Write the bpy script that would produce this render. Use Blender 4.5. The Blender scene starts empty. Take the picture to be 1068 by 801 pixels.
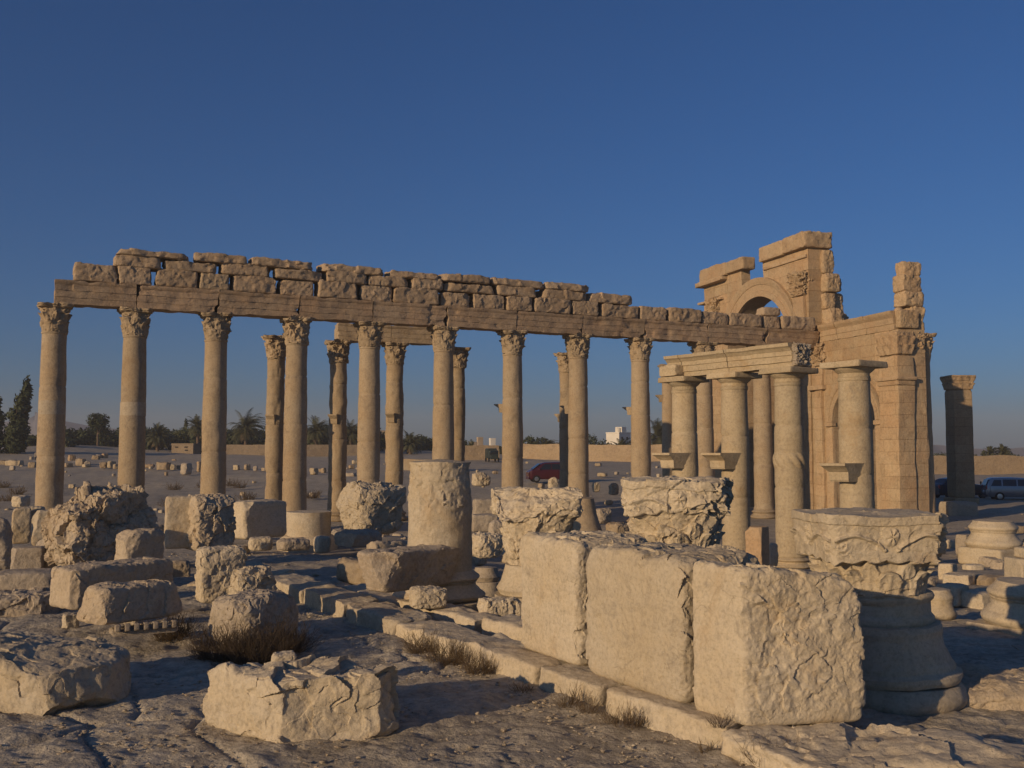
import bpy, math, random
import numpy as np
from mathutils import Vector, Matrix

# ------------------------------------------------------------------ camera, sky, sun, exposure
SC = bpy.context.scene
C = SC.collection
F = 1050.0          # focal length in photograph pixels (photograph 1068 x 801)
CZ = 3.6            # eye height
PITCH = math.atan(71.5 / F)
cam_d = bpy.data.cameras.new("camera")
cam_d.sensor_width = 36.0
cam_d.lens = 36.0 * F / 1068.0
cam_d.clip_start = 0.1
cam_d.clip_end = 20000.0
cam = bpy.data.objects.new("camera", cam_d)
cam.location = (0, 0, CZ)
cam.rotation_euler = (math.pi / 2 + PITCH, 0, 0)
C.objects.link(cam)
SC.camera = cam

SUN_EL = math.radians(13.0)
SUN_AZ = math.radians(44)      # how far the sun stands behind the picture plane, on the left
to_sun = Vector((-math.cos(SUN_AZ) * math.cos(SUN_EL), -math.sin(SUN_AZ) * math.cos(SUN_EL), math.sin(SUN_EL)))
world = bpy.data.worlds.new("World")
SC.world = world
world.use_nodes = True
wn = world.node_tree
for n in list(wn.nodes):
    wn.nodes.remove(n)
sky = wn.nodes.new('ShaderNodeTexSky')
sky.sky_type = 'NISHITA'
sky.sun_disc = False
sky.sun_elevation = SUN_EL
sky.sun_rotation = math.atan2(to_sun.x, to_sun.y)
sky.altitude = 400
sky.air_density = 1.0
sky.dust_density = 1.4
sky.ozone_density = 8.5
bg = wn.nodes.new('ShaderNodeBackground')
bg.inputs[1].default_value = 0.071
wo = wn.nodes.new('ShaderNodeOutputWorld')
wn.links.new(sky.outputs[0], bg.inputs[0])
wn.links.new(bg.outputs[0], wo.inputs[0])

sun_d = bpy.data.lights.new("sun", 'SUN')
sun_d.energy = 3.4
sun_d.angle = math.radians(0.55)
sun_d.color = (1.0, 0.73, 0.44)
sun = bpy.data.objects.new("sun", sun_d)
sun.rotation_euler = to_sun.to_track_quat('Z', 'Y').to_euler()
sun.location = (-30, -30, 30)
C.objects.link(sun)

SC.view_settings.view_transform = 'Standard'
SC.view_settings.look = 'None'
SC.view_settings.gamma = 1.0
SC.view_settings.use_curve_mapping = False
SC.view_settings.exposure = 0.0
SC.cycles.max_bounces = 5
SC.cycles.diffuse_bounces = 2
SC.cycles.use_denoising = True

# ------------------------------------------------------------------ geometry of the place
sp_, cp_ = math.sin(PITCH), math.cos(PITCH)
def ray(u, v):
    xc, yc = (u - 534.0) / F, (400.5 - v) / F
    Y = cp_ - yc * sp_
    return xc / Y, (sp_ + yc * cp_) / Y
def W(u, v, Y):
    a, b = ray(u, v)
    return Vector((a * Y, Y, CZ + b * Y))
def sstep(e0, e1, x):
    t = np.clip((x - e0) / (e1 - e0), 0, 1)
    return t * t * (3 - 2 * t)
def terr(x, y):
    x = np.asarray(x, float); y = np.asarray(y, float)
    a = x / np.maximum(y, 1.0)
    left = np.interp(y, [0, 14, 30, 36, 43, 62, 100, 130, 165, 200, 400], [1.3, 1.3, 1.1, .55, 0, 0, 1.1, 2.1, 3.0, 4.2, 5.0])
    mid = np.interp(y, [0, 11, 16, 25, 30, 42, 62, 94, 130, 165, 200, 400], [1.3, 1.3, 1.0, .6, .4, 0, 0, 1.1, 1.9, 2.5, 2.9, 3.2])
    right = np.interp(y, [0, 11, 16, 25, 30, 42, 62, 400], [1.3, 1.3, 1.0, .6, .4, 0, 0, .2])
    w1 = sstep(-.12, .0, a) * sstep(9, 13, y)
    w1 = np.where(y > 60, sstep(-.12, .05, a), w1)
    z = left * (1 - w1) + mid * w1
    w2 = sstep(.2, .3, a)
    z = z * (1 - w2) + right * w2
    z = z + sstep(110, 190, y) * sstep(-.3, -.5, a) * 1.7
    z = np.where(y > 400, z * np.clip(1 - (y - 400) / 900, 0, 1), z)
    return z
def T(x, y):
    return float(terr(x, y))
def hit(u, v):
    a, b = ray(u, v)
    Y = 5.0
    while Y < 400:
        if CZ + b * Y <= T(a * Y, Y):
            return Y
        Y += .05 if Y < 60 else .5
    return 400.0

# ------------------------------------------------------------------ numpy noise
def _hash(i, j, k, s):
    h = (i.astype(np.int64) * 374761393 + j.astype(np.int64) * 668265263 + k.astype(np.int64) * 2147483647 + s * 1274126177) & 0xffffffff
    h = ((h ^ (h >> 13)) * 1274126177) & 0xffffffff
    h = ((h ^ (h >> 16)) * 2246822519) & 0xffffffff
    return ((h ^ (h >> 15)) & 0xffffff) / float(0xffffff)
def vnoise(p, s=0):
    f = np.floor(p); t = p - f
    t = t * t * t * (t * (t * 6 - 15) + 10)
    i, j, k = f[:, 0], f[:, 1], f[:, 2]
    x, y, z = t[:, 0], t[:, 1], t[:, 2]
    r = 0
    for a in (0, 1):
        wx = x if a else 1 - x
        for b in (0, 1):
            wy = y if b else 1 - y
            for c in (0, 1):
                wz = z if c else 1 - z
                r = r + wx * wy * wz * _hash(i + a, j + b, k + c, s)
    return r * 2 - 1
def fbm(p, s=0, o=4, g=.5, ridged=False):
    r = np.zeros(len(p)); A = 1.0; q = np.array(p)
    for i in range(o):
        n = vnoise(q, s + i * 17)
        r += A * ((1 - 2 * np.abs(n)) if ridged else n)
        A *= g; q = q * 2.03 + 11.3
    return r
def vfbm(p, s=0, o=4, g=.5, ridged=False):
    return np.stack([fbm(p, s, o, g, ridged), fbm(p + 31.7, s + 5, o, g, ridged), fbm(p - 17.9, s + 9, o, g, ridged)], 1)
def worley(x, y, s=0):
    f1 = np.full(x.shape, 9.0); f2 = np.full(x.shape, 9.0); idv = np.zeros(x.shape)
    fx, fy = np.floor(x), np.floor(y)
    for a in (-1, 0, 1):
        for b in (-1, 0, 1):
            cx, cy = fx + a, fy + b
            z0 = np.zeros_like(cx)
            px = cx + .1 + .8 * _hash(cx, cy, z0, s); py = cy + .1 + .8 * _hash(cx, cy, z0 + 7, s)
            d = np.maximum(np.abs(px - x), np.abs(py - y)) * .6 + np.hypot(px - x, py - y) * .4
            h = _hash(cx, cy, z0 + 3, s)
            m = d < f1
            f2 = np.where(m, f1, np.minimum(f2, d)); idv = np.where(m, h, idv); f1 = np.where(m, d, f1)
    return f1, f2, idv

def chips(P, N, cell, amp, s=0, tilt=.6, aniso=(1, 1, 1)):
    """angular fracture facets: every 3D cell is pushed in or out and tilted as one plane"""
    q = P / cell * np.array(aniso) + s * 1.37 + vfbm(P / cell * .7 + s, s, 2) * .22
    f = np.floor(q)
    best = np.full(len(P), 9e9); cid = np.zeros(len(P)); rel = np.zeros_like(P); tv = np.zeros_like(P)
    for a in (-1, 0, 1):
        for b in (-1, 0, 1):
            for c in (-1, 0, 1):
                i, j, k = f[:, 0] + a, f[:, 1] + b, f[:, 2] + c
                h = [_hash(i, j, k, s + t) for t in range(7)]
                d = q - np.stack([i + h[0], j + h[1], k + h[2]], 1)
                r = (d * d).sum(1)
                m = r < best
                best = np.where(m, r, best); cid = np.where(m, h[3], cid)
                rel = np.where(m[:, None], d, rel); tv = np.where(m[:, None], np.stack([h[4], h[5], h[6]], 1) - .5, tv)
    val = (cid - .5) * .5 + (rel * tv).sum(1) * 2.6 * tilt
    return N * (val * amp)[:, None]

# ------------------------------------------------------------------ objects
def link(name, verts, faces, mat, parent=None, smooth=True, sharp=None, loc=None, rotz=0):
    me = bpy.data.meshes.new(name)
    me.from_pydata([tuple(v) for v in np.asarray(verts, float).tolist()], [], [tuple(f) for f in faces])
    if smooth:
        me.polygons.foreach_set('use_smooth', [True] * len(me.polygons))
        if sharp:
            me.set_sharp_from_angle(angle=math.radians(sharp))
    if mat is not None:
        me.materials.append(mat)
    me.update()
    o = bpy.data.objects.new(name, me)
    C.objects.link(o)
    if parent is not None:
        o.parent = parent
    if loc is not None:
        o.location = loc
    o.rotation_euler = (0, 0, rotz)
    return o
def tag(o, label, cat, group=None, kind=None):
    if label: o['label'] = label
    if cat: o['category'] = cat
    if group: o['group'] = group
    if kind: o['kind'] = kind
    return o
def thing(name, label, cat, loc=(0, 0, 0), rotz=0, group=None):
    o = bpy.data.objects.new(name, None)
    o.empty_display_size = .3
    C.objects.link(o)
    o.location = loc
    o.rotation_euler = (0, 0, rotz)
    return tag(o, label, cat, group)
def part(name, mesh, parent, loc=None, rotz=0):
    o = bpy.data.objects.new(name, mesh)
    C.objects.link(o)
    o.parent = parent
    if loc is not None: o.location = loc
    o.rotation_euler = (0, 0, rotz)
    return o

_topo = {}
def box_topo(nx, ny, nz):
    key = (nx, ny, nz)
    if key in _topo: return _topo[key]
    faces = []; allq = []
    def grid(na, nb, fn, flip):
        A, B = np.meshgrid(np.arange(na), np.arange(nb), indexing='ij')
        q = np.stack([fn(A, B), fn(A + 1, B), fn(A + 1, B + 1), fn(A, B + 1)], -1).reshape(-1, 4)
        if flip: q = q[:, ::-1]
        allq.append(q)
    e = lambda i, j, k: (i * (ny + 1) + j) * (nz + 1) + k
    grid(nx, ny, lambda a, b: e(a, b, 0 * a), True)
    grid(nx, ny, lambda a, b: e(a, b, 0 * a + nz), False)
    grid(nx, nz, lambda a, b: e(a, 0 * a, b), False)
    grid(nx, nz, lambda a, b: e(a, 0 * a + ny, b), True)
    grid(ny, nz, lambda a, b: e(0 * a, a, b), True)
    grid(ny, nz, lambda a, b: e(0 * a + nx, a, b), False)
    q = np.concatenate(allq)
    ids, inv = np.unique(q, return_inverse=True)
    inv = inv.reshape(q.shape)
    k = ids % (nz + 1); j = (ids // (nz + 1)) % (ny + 1); i = ids // ((nz + 1) * (ny + 1))
    U = np.stack([i / nx, j / ny, k / nz], 1) * 2 - 1
    _topo[key] = (U, inv)
    return _topo[key]

def rock_mesh(dim, seed=0, n=26, k=9.0, cuts=5, cutd=.16, amp=.03, freq=2.2, ridge=.0, strata=0.0, taper=(1, 1), corners=None, holes=0.0, fine=1.0, weight=None, cell=.17, planes=()):
    """a broken block: rounded box, planes chopped off, displaced; base at z = 0"""
    dx, dy, dz = dim
    m = max(dim)
    nx, ny, nz = [max(4, int(round(n * (d / m) ** .8))) for d in dim]
    U, q = box_topo(nx, ny, nz)
    rng = np.random.RandomState(seed)
    L = (np.abs(U) ** k).sum(1) ** (1 / k)
    P = U / L[:, None]
    if corners is not None:
        w = (P + 1) / 2
        V = np.zeros_like(P)
        for ci, c in enumerate(corners):     # order: x low/high fastest, then y, then z
            a, b, cc = ci & 1, (ci >> 1) & 1, (ci >> 2) & 1
            ww = (w[:, 0] if a else 1 - w[:, 0]) * (w[:, 1] if b else 1 - w[:, 1]) * (w[:, 2] if cc else 1 - w[:, 2])
            V += ww[:, None] * np.array(c, float)[None, :]
        P = V
        ctr = P.mean(0)
    else:
        t = (P[:, 2] + 1) / 2
        s = 1 + (np.array(taper)[None, :] - 1) * t[:, None]
        P = np.stack([P[:, 0] * dx / 2 * s[:, 0], P[:, 1] * dy / 2 * s[:, 1], (P[:, 2] + 1) * dz / 2], 1)
        ctr = np.array([0, 0, dz / 2])
    half = np.array([dx, dy, dz]) / 2
    for c in range(cuts):
        d = rng.normal(size=3); d[2] = abs(d[2]) * .8 - .15
        d /= np.linalg.norm(d)
        sup = (np.abs(d) * half).sum()
        lim = sup * (1 - cutd * rng.uniform(.5, 1.6)) if cutd < .3 else sup * (1 - cutd)
        e = (P - ctr) @ d - lim
        P = P - np.maximum(e, 0)[:, None] * d[None, :]
    for (px, py, pz, lim) in planes:
        d = np.array([px, py, pz], float); d /= np.linalg.norm(d)
        e = (P - ctr) @ d - lim + fbm(P * 3 / m, seed + 60, 3) * .03 * m
        P = P - np.maximum(e, 0)[:, None] * d[None, :]
    off = seed * 3.17
    sm = m
    low = np.clip((P[:, 2] - P[:, 2].min()) / (.12 * dz + 1e-6), .15, 1)[:, None]
    D = vfbm(P * freq / sm * 1.6 + off, seed, 3) * amp * sm * .9
    D += vfbm(P * freq / sm * 6 + off, seed + 3, 3, .6) * amp * sm * .35 * fine
    if ridge:
        N = (P - ctr) / (half + 1e-6); N = np.sign(N) * np.abs(N) ** 3; N /= (np.linalg.norm(N, axis=1)[:, None] + 1e-6)
        D += chips(P, N, sm * cell, ridge * sm * 1.15, seed % 997) + chips(P, N, sm * cell * .38, ridge * sm * .36, seed % 997 + 50)
        D += vfbm(P * freq / sm * 9 + off, seed + 8, 2, .6) * ridge * sm * .12
    if weight is not None:
        D = D * weight(U)[:, None]
    if holes:
        h = fbm(P * 5.0 / sm * 2 + off, seed + 21, 2)
        n_ = (P - ctr) / (np.linalg.norm(P - ctr, axis=1)[:, None] + 1e-6)
        D -= n_ * (np.clip(h - .25, 0, 1) * holes * sm)[:, None]
    P = P + D * low
    return P, q

def rock(name, label, cat, loc, dim, rotz=0, mat=None, group=None, kind=None, parent=None, tilt=None, **kw):
    P, q = rock_mesh(dim, **kw)
    o = link(name, P, q.tolist(), mat or M['fore'], parent, sharp=42)
    o.location = loc
    o.rotation_euler = (tilt[0], tilt[1], rotz) if tilt else (0, 0, rotz)
    if parent is None:
        tag(o, label, cat, group, kind)
    return o

def lathe_mesh(prof, n=40, amp=0.0, freq=2.0, seed=0, flake=None, dent=0.0):
    """prof: list of (r, z); closed at both ends"""
    prof = np.array(prof, float)
    th = np.arange(n) / n * 2 * math.pi
    R = prof[:, 0][:, None]; Z = prof[:, 1][:, None]
    X = R * np.cos(th)[None]; Yy = R * np.sin(th)[None]; ZZ = Z + 0 * X
    P = np.stack([X.ravel(), Yy.ravel(), ZZ.ravel()], 1)
    m = len(prof)
    faces = []
    for i in range(m - 1):
        for j in range(n):
            a = i * n + j; b = i * n + (j + 1) % n
            faces.append((a, b, b + n, a + n))
    faces.append(tuple(range(n))[::-1])
    faces.append(tuple((m - 1) * n + j for j in range(n)))
    if amp:
        P = P + vfbm(P * freq + seed * 2.3, seed, 4, .55) * amp
    if flake:
        z0, z1, am, cell = flake
        N = P * np.array([1, 1, 0]); N /= np.linalg.norm(N, axis=1)[:, None] + 1e-6
        msk = sstep(z0, z1, P[:, 2] + fbm(P * 2.5, seed + 6, 3) * .35)
        P = P + (chips(P, N, cell, am, seed) + chips(P, N, cell * .4, am * .45, seed + 1) - N * am * .5) * msk[:, None]
    if dent:
        h = fbm(P * np.array([1.6, 1.6, .9]) + seed * 5.1, seed + 2, 4)
        k = np.clip(h - .35, 0, 1) * dent
        P[:, 0] *= 1 - k; P[:, 1] *= 1 - k
    return P, faces
def densify(prof, step):
    out = [prof[0]]
    for a, b in zip(prof[:-1], prof[1:]):
        L = math.hypot(b[0] - a[0], b[1] - a[1])
        k = max(1, int(math.ceil(L / step)))
        for i in range(1, k + 1):
            t = i / k
            out.append((a[0] + (b[0] - a[0]) * t, a[1] + (b[1] - a[1]) * t))
    return out

def torus_prof(r, z0, h, bulge, k=6):
    return [(r + bulge * math.sin(math.pi * i / k), z0 + h * i / k) for i in range(k + 1)]
def attic_prof(r, h):
    """attic column base, height h, shaft radius r"""
    p = [(r * 1.28, 0)]
    p += torus_prof(r * 1.28, 0, h * .32, r * .17)
    p += [(r * 1.26, h * .36), (r * 1.15, h * .45), (r * 1.13, h * .55), (r * 1.2, h * .62)]
    p += torus_prof(r * 1.17, h * .64, h * .2, r * .1)
    p += [(r * 1.13, h * .87), (r * 1.04, h * .95), (r, h)]
    return p

def capital_mesh(rb=.46, rt=.6, h=1.0, n=96, m=44, seed=0, worn=.02, relief=1.0, rows=2, ab=(1.08, .42, .845)):
    """Corinthian capital: bell, two rows of acanthus leaves, volutes and concave abacus, all carved out of one skin"""
    t = np.linspace(0, 1, m); th = np.arange(n) / n * 2 * math.pi
    TT, TH = np.meshgrid(t, th, indexing='ij')
    bell = rb + (rt - rb) * TT ** 2.4
    out = np.zeros_like(TT)
    for (t0, t1, ph, cnt, depth) in ((.02, .40, 0, 8, .085), (.08, .68, .5, 8, .10)):
        a = ((TH / (2 * math.pi) * cnt + ph) % 1) * 2 - 1
        tl = np.clip((TT - t0) / (t1 - t0), 0, 1)
        wid = .88 * np.sqrt(np.clip(1 - tl ** 5, 0, 1)) * (1 - .12 * np.abs(np.sin(tl * 11)))
        mask = np.clip((wid - np.abs(a)) * 7, 0, 1) * (TT >= t0) * (TT <= t1)
        d = mask * (.35 + .25 * np.cos(a * 9) * .3 + 1.1 * tl ** 3) * depth
        out = np.maximum(out, d)
    # volutes at the corners, small helices in the middles
    for ang, w, dd in [(math.pi / 4 + i * math.pi / 2, .34, .24) for i in range(4)] + [(i * math.pi / 2, .2, .1) for i in range(4)]:
        da = (TH - ang + math.pi) % (2 * math.pi) - math.pi
        rr = np.hypot(da / w, (TT - .76) / .11)
        sp = np.clip(1.15 - rr, 0, 1) * (.75 + .35 * np.cos(rr * 9))
        stem = np.clip(1 - np.abs(da) / (w * .4), 0, 1) * np.clip((TT - .45) * 3, 0, 1) * (TT < .8)
        out = out + dd * rt * np.maximum(sp, stem * .7)
    R = bell + out * relief
    AB = rt * (ab[0] + ab[1] * np.abs(np.sin(2 * TH)) ** 2.2)
    AB = AB + np.where(np.abs(((TH + math.pi / 4) % (math.pi / 2)) - math.pi / 4) < .16, .05, 0)
    wa = sstep(ab[2], ab[2] + .02, TT)
    R = R * (1 - wa) + AB * (1 - .06 * (TT < .92)) * wa
    R = np.where(TT < .03, rb * 1.05, R)
    P = np.stack([(R * np.cos(TH)).ravel(), (R * np.sin(TH)).ravel(), (TT * h).ravel()], 1)
    faces = []
    for i in range(m - 1):
        for j in range(n):
            a = i * n + j; b = i * n + (j + 1) % n
            faces.append((a, b, b + n, a + n))
    c0 = len(P); P = np.vstack([P, [[0, 0, 0], [0, 0, h]]])
    for j in range(n):
        faces.append((c0, (j + 1) % n, j)); faces.append((c0 + 1, (m - 1) * n + j, (m - 1) * n + (j + 1) % n))
    if worn:
        P = P + vfbm(P * 3.2 + seed * 1.7, seed, 4, .6) * worn
        rr = fbm(P * 7 + seed, seed + 4, 3)
        k = 1 - np.clip(rr, 0, 1)[:, None] * worn * 1.2
        P[:, :2] *= k
    return P, faces

def extrude_mesh(prof, L, seg=.35, amp=.01, freq=2.5, seed=0, chip=0.0):
    """prof: closed (y, z) polygon; extruded along x from 0 to L, capped; centred on y"""
    n = len(prof); k = max(2, int(L / seg))
    xs = np.linspace(0, L, k + 1)
    P = np.array([(x, y, z) for x in xs for (y, z) in prof])
    faces = []
    for i in range(k):
        for j in range(n):
            a = i * n + j; b = i * n + (j + 1) % n
            faces.append((a, a + n, b + n, b))
    c = P[:n].mean(0); c2 = P[-n:].mean(0)
    i0 = len(P); P = np.vstack([P, [c, c2]])
    for j in range(n):
        faces.append((i0, j, (j + 1) % n)); faces.append((i0 + 1, k * n + (j + 1) % n, k * n + j))
    if amp:
        P = P + vfbm(P * freq + seed * 1.9, seed, 4, .55) * amp
    if chip:
        mid = np.array([L / 2, np.mean([p[0] for p in prof]), np.mean([p[1] for p in prof])])
        h = np.clip(fbm(P * 1.7 + seed * 7.7, seed + 13, 3) - .3, 0, 1)
        P = P + (mid - P) * (h * chip)[:, None]
    return P, faces
def beam_profile(w, h, step=.09, crown=.07):
    """architrave: fasciae on both faces and a crowning moulding"""
    half = w / 2
    right = [(half - .03, 0), (half - .03, h * .27), (half - .01, h * .275), (half - .01, h * .56), (half + .012, h * .565), (half + .012, h * .82),
             (half + .03, h * .84), (half + crown, h * .93), (half + crown, h)]
    left = [(-y, z) for (y, z) in reversed(right)]
    return densify(right + left + [right[0]], step)[:-1]
# ------------------------------------------------------------------ materials
M = {}
def nn(nt, t, **kw):
    n = nt.nodes.new(t)
    for k, v in kw.items(): setattr(n, k, v)
    return n
def mat_new(name):
    m = bpy.data.materials.new(name); m.use_nodes = True
    nt = m.node_tree
    for n in list(nt.nodes): nt.nodes.remove(n)
    out = nn(nt, 'ShaderNodeOutputMaterial'); b = nn(nt, 'ShaderNodeBsdfPrincipled')
    nt.links.new(b.outputs[0], out.inputs[0])
    b.inputs['Roughness'].default_value = .92
    b.inputs['Specular IOR Level'].default_value = .15
    return m, nt, b
def ramp(nt, fac, stops):
    r = nn(nt, 'ShaderNodeValToRGB')
    el = r.color_ramp.elements
    while len(el) < len(stops): el.new(.5)
    for e, (p, c) in zip(el, stops):
        e.position = p; e.color = (c[0], c[1], c[2], 1) if isinstance(c, (tuple, list)) else (c, c, c, 1)
    nt.links.new(fac, r.inputs[0])
    return r.outputs[0]
def noise(nt, vec, scale, detail=6, rough=.6, dist=0):
    n = nn(nt, 'ShaderNodeTexNoise')
    n.inputs['Scale'].default_value = scale; n.inputs['Detail'].default_value = detail
    n.inputs['Roughness'].default_value = rough; n.inputs['Distortion'].default_value = dist
    nt.links.new(vec, n.inputs['Vector'])
    return n.outputs[0]
def mixc(nt, fac, a, b, mode='MIX'):
    m = nn(nt, 'ShaderNodeMix', data_type='RGBA', blend_type=mode)
    if isinstance(fac, float): m.inputs[0].default_value = fac
    else: nt.links.new(fac, m.inputs[0])
    for s, v in ((6, a), (7, b)):
        if isinstance(v, tuple): m.inputs[s].default_value = (*v, 1)
        else: nt.links.new(v, m.inputs[s])
    return m.outputs[2]
def mth(nt, op, a, b=None):
    m = nn(nt, 'ShaderNodeMath', operation=op)
    for i, v in enumerate((a, b)):
        if v is None: continue
        if isinstance(v, (int, float)): m.inputs[i].default_value = v
        else: nt.links.new(v, m.inputs[i])
    return m.outputs[0]
def bump(nt, b, hs, dist=.02, strength=.6):
    prev = None
    for h, d, s in hs:
        bp = nn(nt, 'ShaderNodeBump')
        bp.inputs['Strength'].default_value = s; bp.inputs['Distance'].default_value = d
        nt.links.new(h, bp.inputs['Height'])
        if prev is not None: nt.links.new(prev, bp.inputs['Normal'])
        prev = bp.outputs[0]
    nt.links.new(prev, b.inputs['Normal'])
def coords(nt):
    tc = nn(nt, 'ShaderNodeTexCoord'); oi = nn(nt, 'ShaderNodeObjectInfo')
    mp = nn(nt, 'ShaderNodeVectorMath', operation='MULTIPLY_ADD')
    cb = nn(nt, 'ShaderNodeCombineXYZ')
    for i in range(3): nt.links.new(oi.outputs['Random'], cb.inputs[i])
    nt.links.new(cb.outputs[0], mp.inputs[0]); mp.inputs[1].default_value = (37, 53, 71)
    nt.links.new(tc.outputs['Object'], mp.inputs[2])
    return mp.outputs[0], tc.outputs['Object'], oi.outputs['Random']
def stone(name, c1, c2, c3, sc=1.0, bs=1.0, pits=.5, ashlar=None, streak=0.0, crack=.3, stain=.35):
    """c1 main limestone, c2 warm/ochre patches, c3 grey-brown crust; sc texture scale"""
    m, nt, b = mat_new(name)
    v, ob, rnd = coords(nt)
    n1 = noise(nt, v, .9 * sc, 5, .62, .4)
    n2 = noise(nt, v, 3.4 * sc, 7, .7, .2)
    n3 = noise(nt, v, 16 * sc, 6, .75)
    n4 = noise(nt, v, 70 * sc, 3, .6)
    col = mixc(nt, ramp(nt, n1, [(.38, 0.0), (.66, 1.0)]), c1, c2)
    col = mixc(nt, ramp(nt, n2, [(.52, 0.0), (.72, .75)]), col, c3)
    if streak:
        mp = nn(nt, 'ShaderNodeMapping'); mp.inputs['Scale'].default_value = (.5, .5, 7)
        nt.links.new(v, mp.inputs[0])
        s_ = noise(nt, mp.outputs[0], 1.2, 5, .7)
        col = mixc(nt, ramp(nt, s_, [(.45, 0.0), (.62, streak)]), col, c3)
    g = ramp(nt, n3, [(.28, .68), (.5, 1.0), (.72, 1.12)])
    col = mixc(nt, 1.0, col, g, 'MULTIPLY')
    rb = ramp(nt, rnd, [(0, .88), (1, 1.08)])
    col = mixc(nt, 1.0, col, rb, 'MULTIPLY')
    vo = nn(nt, 'ShaderNodeTexVoronoi'); vo.inputs['Scale'].default_value = 9 * sc
    nt.links.new(v, vo.inputs['Vector'])
    pit = ramp(nt, vo.outputs[0], [(.0, 0.0), (.16, 1.0)])
    # hairline cracks, present only in places
    wv_ = nn(nt, 'ShaderNodeVectorMath', operation='ADD'); nz_ = nn(nt, 'ShaderNodeTexNoise'); nz_.inputs['Scale'].default_value = 2.5 * sc; nz_.inputs['Detail'].default_value = 5
    nt.links.new(v, nz_.inputs['Vector']); s3 = nn(nt, 'ShaderNodeVectorMath', operation='SCALE'); s3.inputs['Scale'].default_value = .5 / sc
    nt.links.new(nz_.outputs['Color'], s3.inputs[0]); nt.links.new(v, wv_.inputs[0]); nt.links.new(s3.outputs[0], wv_.inputs[1])
    vc = nn(nt, 'ShaderNodeTexVoronoi', feature='DISTANCE_TO_EDGE'); vc.inputs['Scale'].default_value = .9 * sc; nt.links.new(wv_.outputs[0], vc.inputs['Vector'])
    line = ramp(nt, vc.outputs[0], [(0.0, 1.0), (.009, 0.0)])
    where = ramp(nt, noise(nt, v, 1.1 * sc, 2, .5), [(.54, 0.0), (.62, 1.0)])
    ck = mth(nt, 'MULTIPLY', line, where)
    col = mixc(nt, mth(nt, 'MULTIPLY', ck, crack), col, (.12, .09, .06))
    # ochre and grey stains
    st = ramp(nt, noise(nt, v, .55 * sc, 6, .75, .8), [(.56, 0.0), (.68, stain)])
    col = mixc(nt, st, col, (c1[0] * .72, c1[1] * .58, c1[2] * .42))
    st2 = ramp(nt, noise(nt, wv_.outputs[0], 1.9 * sc, 8, .8), [(.55, 0.0), (.66, stain * 1.2)])
    col = mixc(nt, st2, col, (c3[0] * .6, c3[1] * .62, c3[2] * .66))
    hs = [(mth(nt, 'SUBTRACT', 1.0, ck), .02, .6 * crack), (n2, .06 / sc, .75 * bs), (n3, .025 / sc, .8 * bs), (n4, .006 / sc, .6 * bs), (pit, .012 / sc, pits)]
    if ashlar:
        sx = nn(nt, 'ShaderNodeSeparateXYZ'); nt.links.new(ob, sx.inputs[0])
        cx = nn(nt, 'ShaderNodeCombineXYZ')
        nt.links.new(mth(nt, 'ADD', sx.outputs[0], sx.outputs[1]), cx.inputs[0]); nt.links.new(sx.outputs[2], cx.inputs[1])
        wv = nn(nt, 'ShaderNodeVectorMath', operation='ADD')
        nt.links.new(cx.outputs[0], wv.inputs[0])
        nz = nn(nt, 'ShaderNodeTexNoise'); nz.inputs['Scale'].default_value = 1.5
        nt.links.new(ob, nz.inputs['Vector'])
        sc_ = nn(nt, 'ShaderNodeVectorMath', operation='SCALE'); sc_.inputs['Scale'].default_value = .06
        nt.links.new(nz.outputs['Color'], sc_.inputs[0]); nt.links.new(sc_.outputs[0], wv.inputs[1])
        bt = nn(nt, 'ShaderNodeTexBrick')
        nt.links.new(wv.outputs[0], bt.inputs['Vector'])
        bt.inputs['Scale'].default_value = 1.0
        bt.inputs['Brick Width'].default_value = ashlar[0]; bt.inputs['Row Height'].default_value = ashlar[1]
        bt.inputs['Mortar Size'].default_value = .011; bt.inputs['Mortar Smooth'].default_value = .3
        bt.inputs['Color1'].default_value = (.93, .91, .89, 1); bt.inputs['Color2'].default_value = (1.06, 1.05, 1.03, 1); bt.inputs['Mortar'].default_value = (.74, .69, .63, 1)
        bt.offset = .37
        col = mixc(nt, 1.0, col, bt.outputs[0], 'MULTIPLY')
        hs.append((mth(nt, 'SUBTRACT', 1.0, bt.outputs[1]), .04, .6))
    nt.links.new(col, b.inputs['Base Color'])
    bump(nt, b, hs)
    M[name] = m
    return m
stone('fore', (.56, .475, .345), (.53, .43, .285), (.42, .35, .255), 1.6, .9, .4, streak=.22, stain=.45)
stone('fore_rough', (.52, .43, .31), (.49, .385, .26), (.34, .28, .21), 1.4, 1.25, .6)
stone('column', (.385, .305, .205), (.37, .275, .17), (.25, .195, .135), .8, .7, .4, crack=.3)
stone('beam', (.42, .315, .21), (.44, .30, .185), (.25, .185, .125), .8, 1.0, .4, streak=.35)
stone('rubble', (.42, .32, .215), (.43, .31, .195), (.26, .185, .125), 1.0, 1.2, .5)
stone('arch', (.455, .345, .215), (.45, .305, .175), (.33, .235, .14), .6, .7, .3, ashlar=(1.5, .62))
stone('arch_plain', (.45, .335, .205), (.44, .30, .175), (.30, .215, .135), .8, .9, .3)
stone('pale', (.49, .40, .265), (.46, .36, .225), (.36, .285, .19), 1.0, .8, .4, streak=.25, stain=.5)
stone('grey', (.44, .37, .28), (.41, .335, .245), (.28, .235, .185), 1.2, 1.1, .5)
stone('paving', (.33, .28, .215), (.30, .25, .19), (.17, .145, .12), 1.3, 1.2, .5)
stone('mud', (.42, .31, .19), (.38, .28, .17), (.28, .2, .13), .25, .8, .0)

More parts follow.
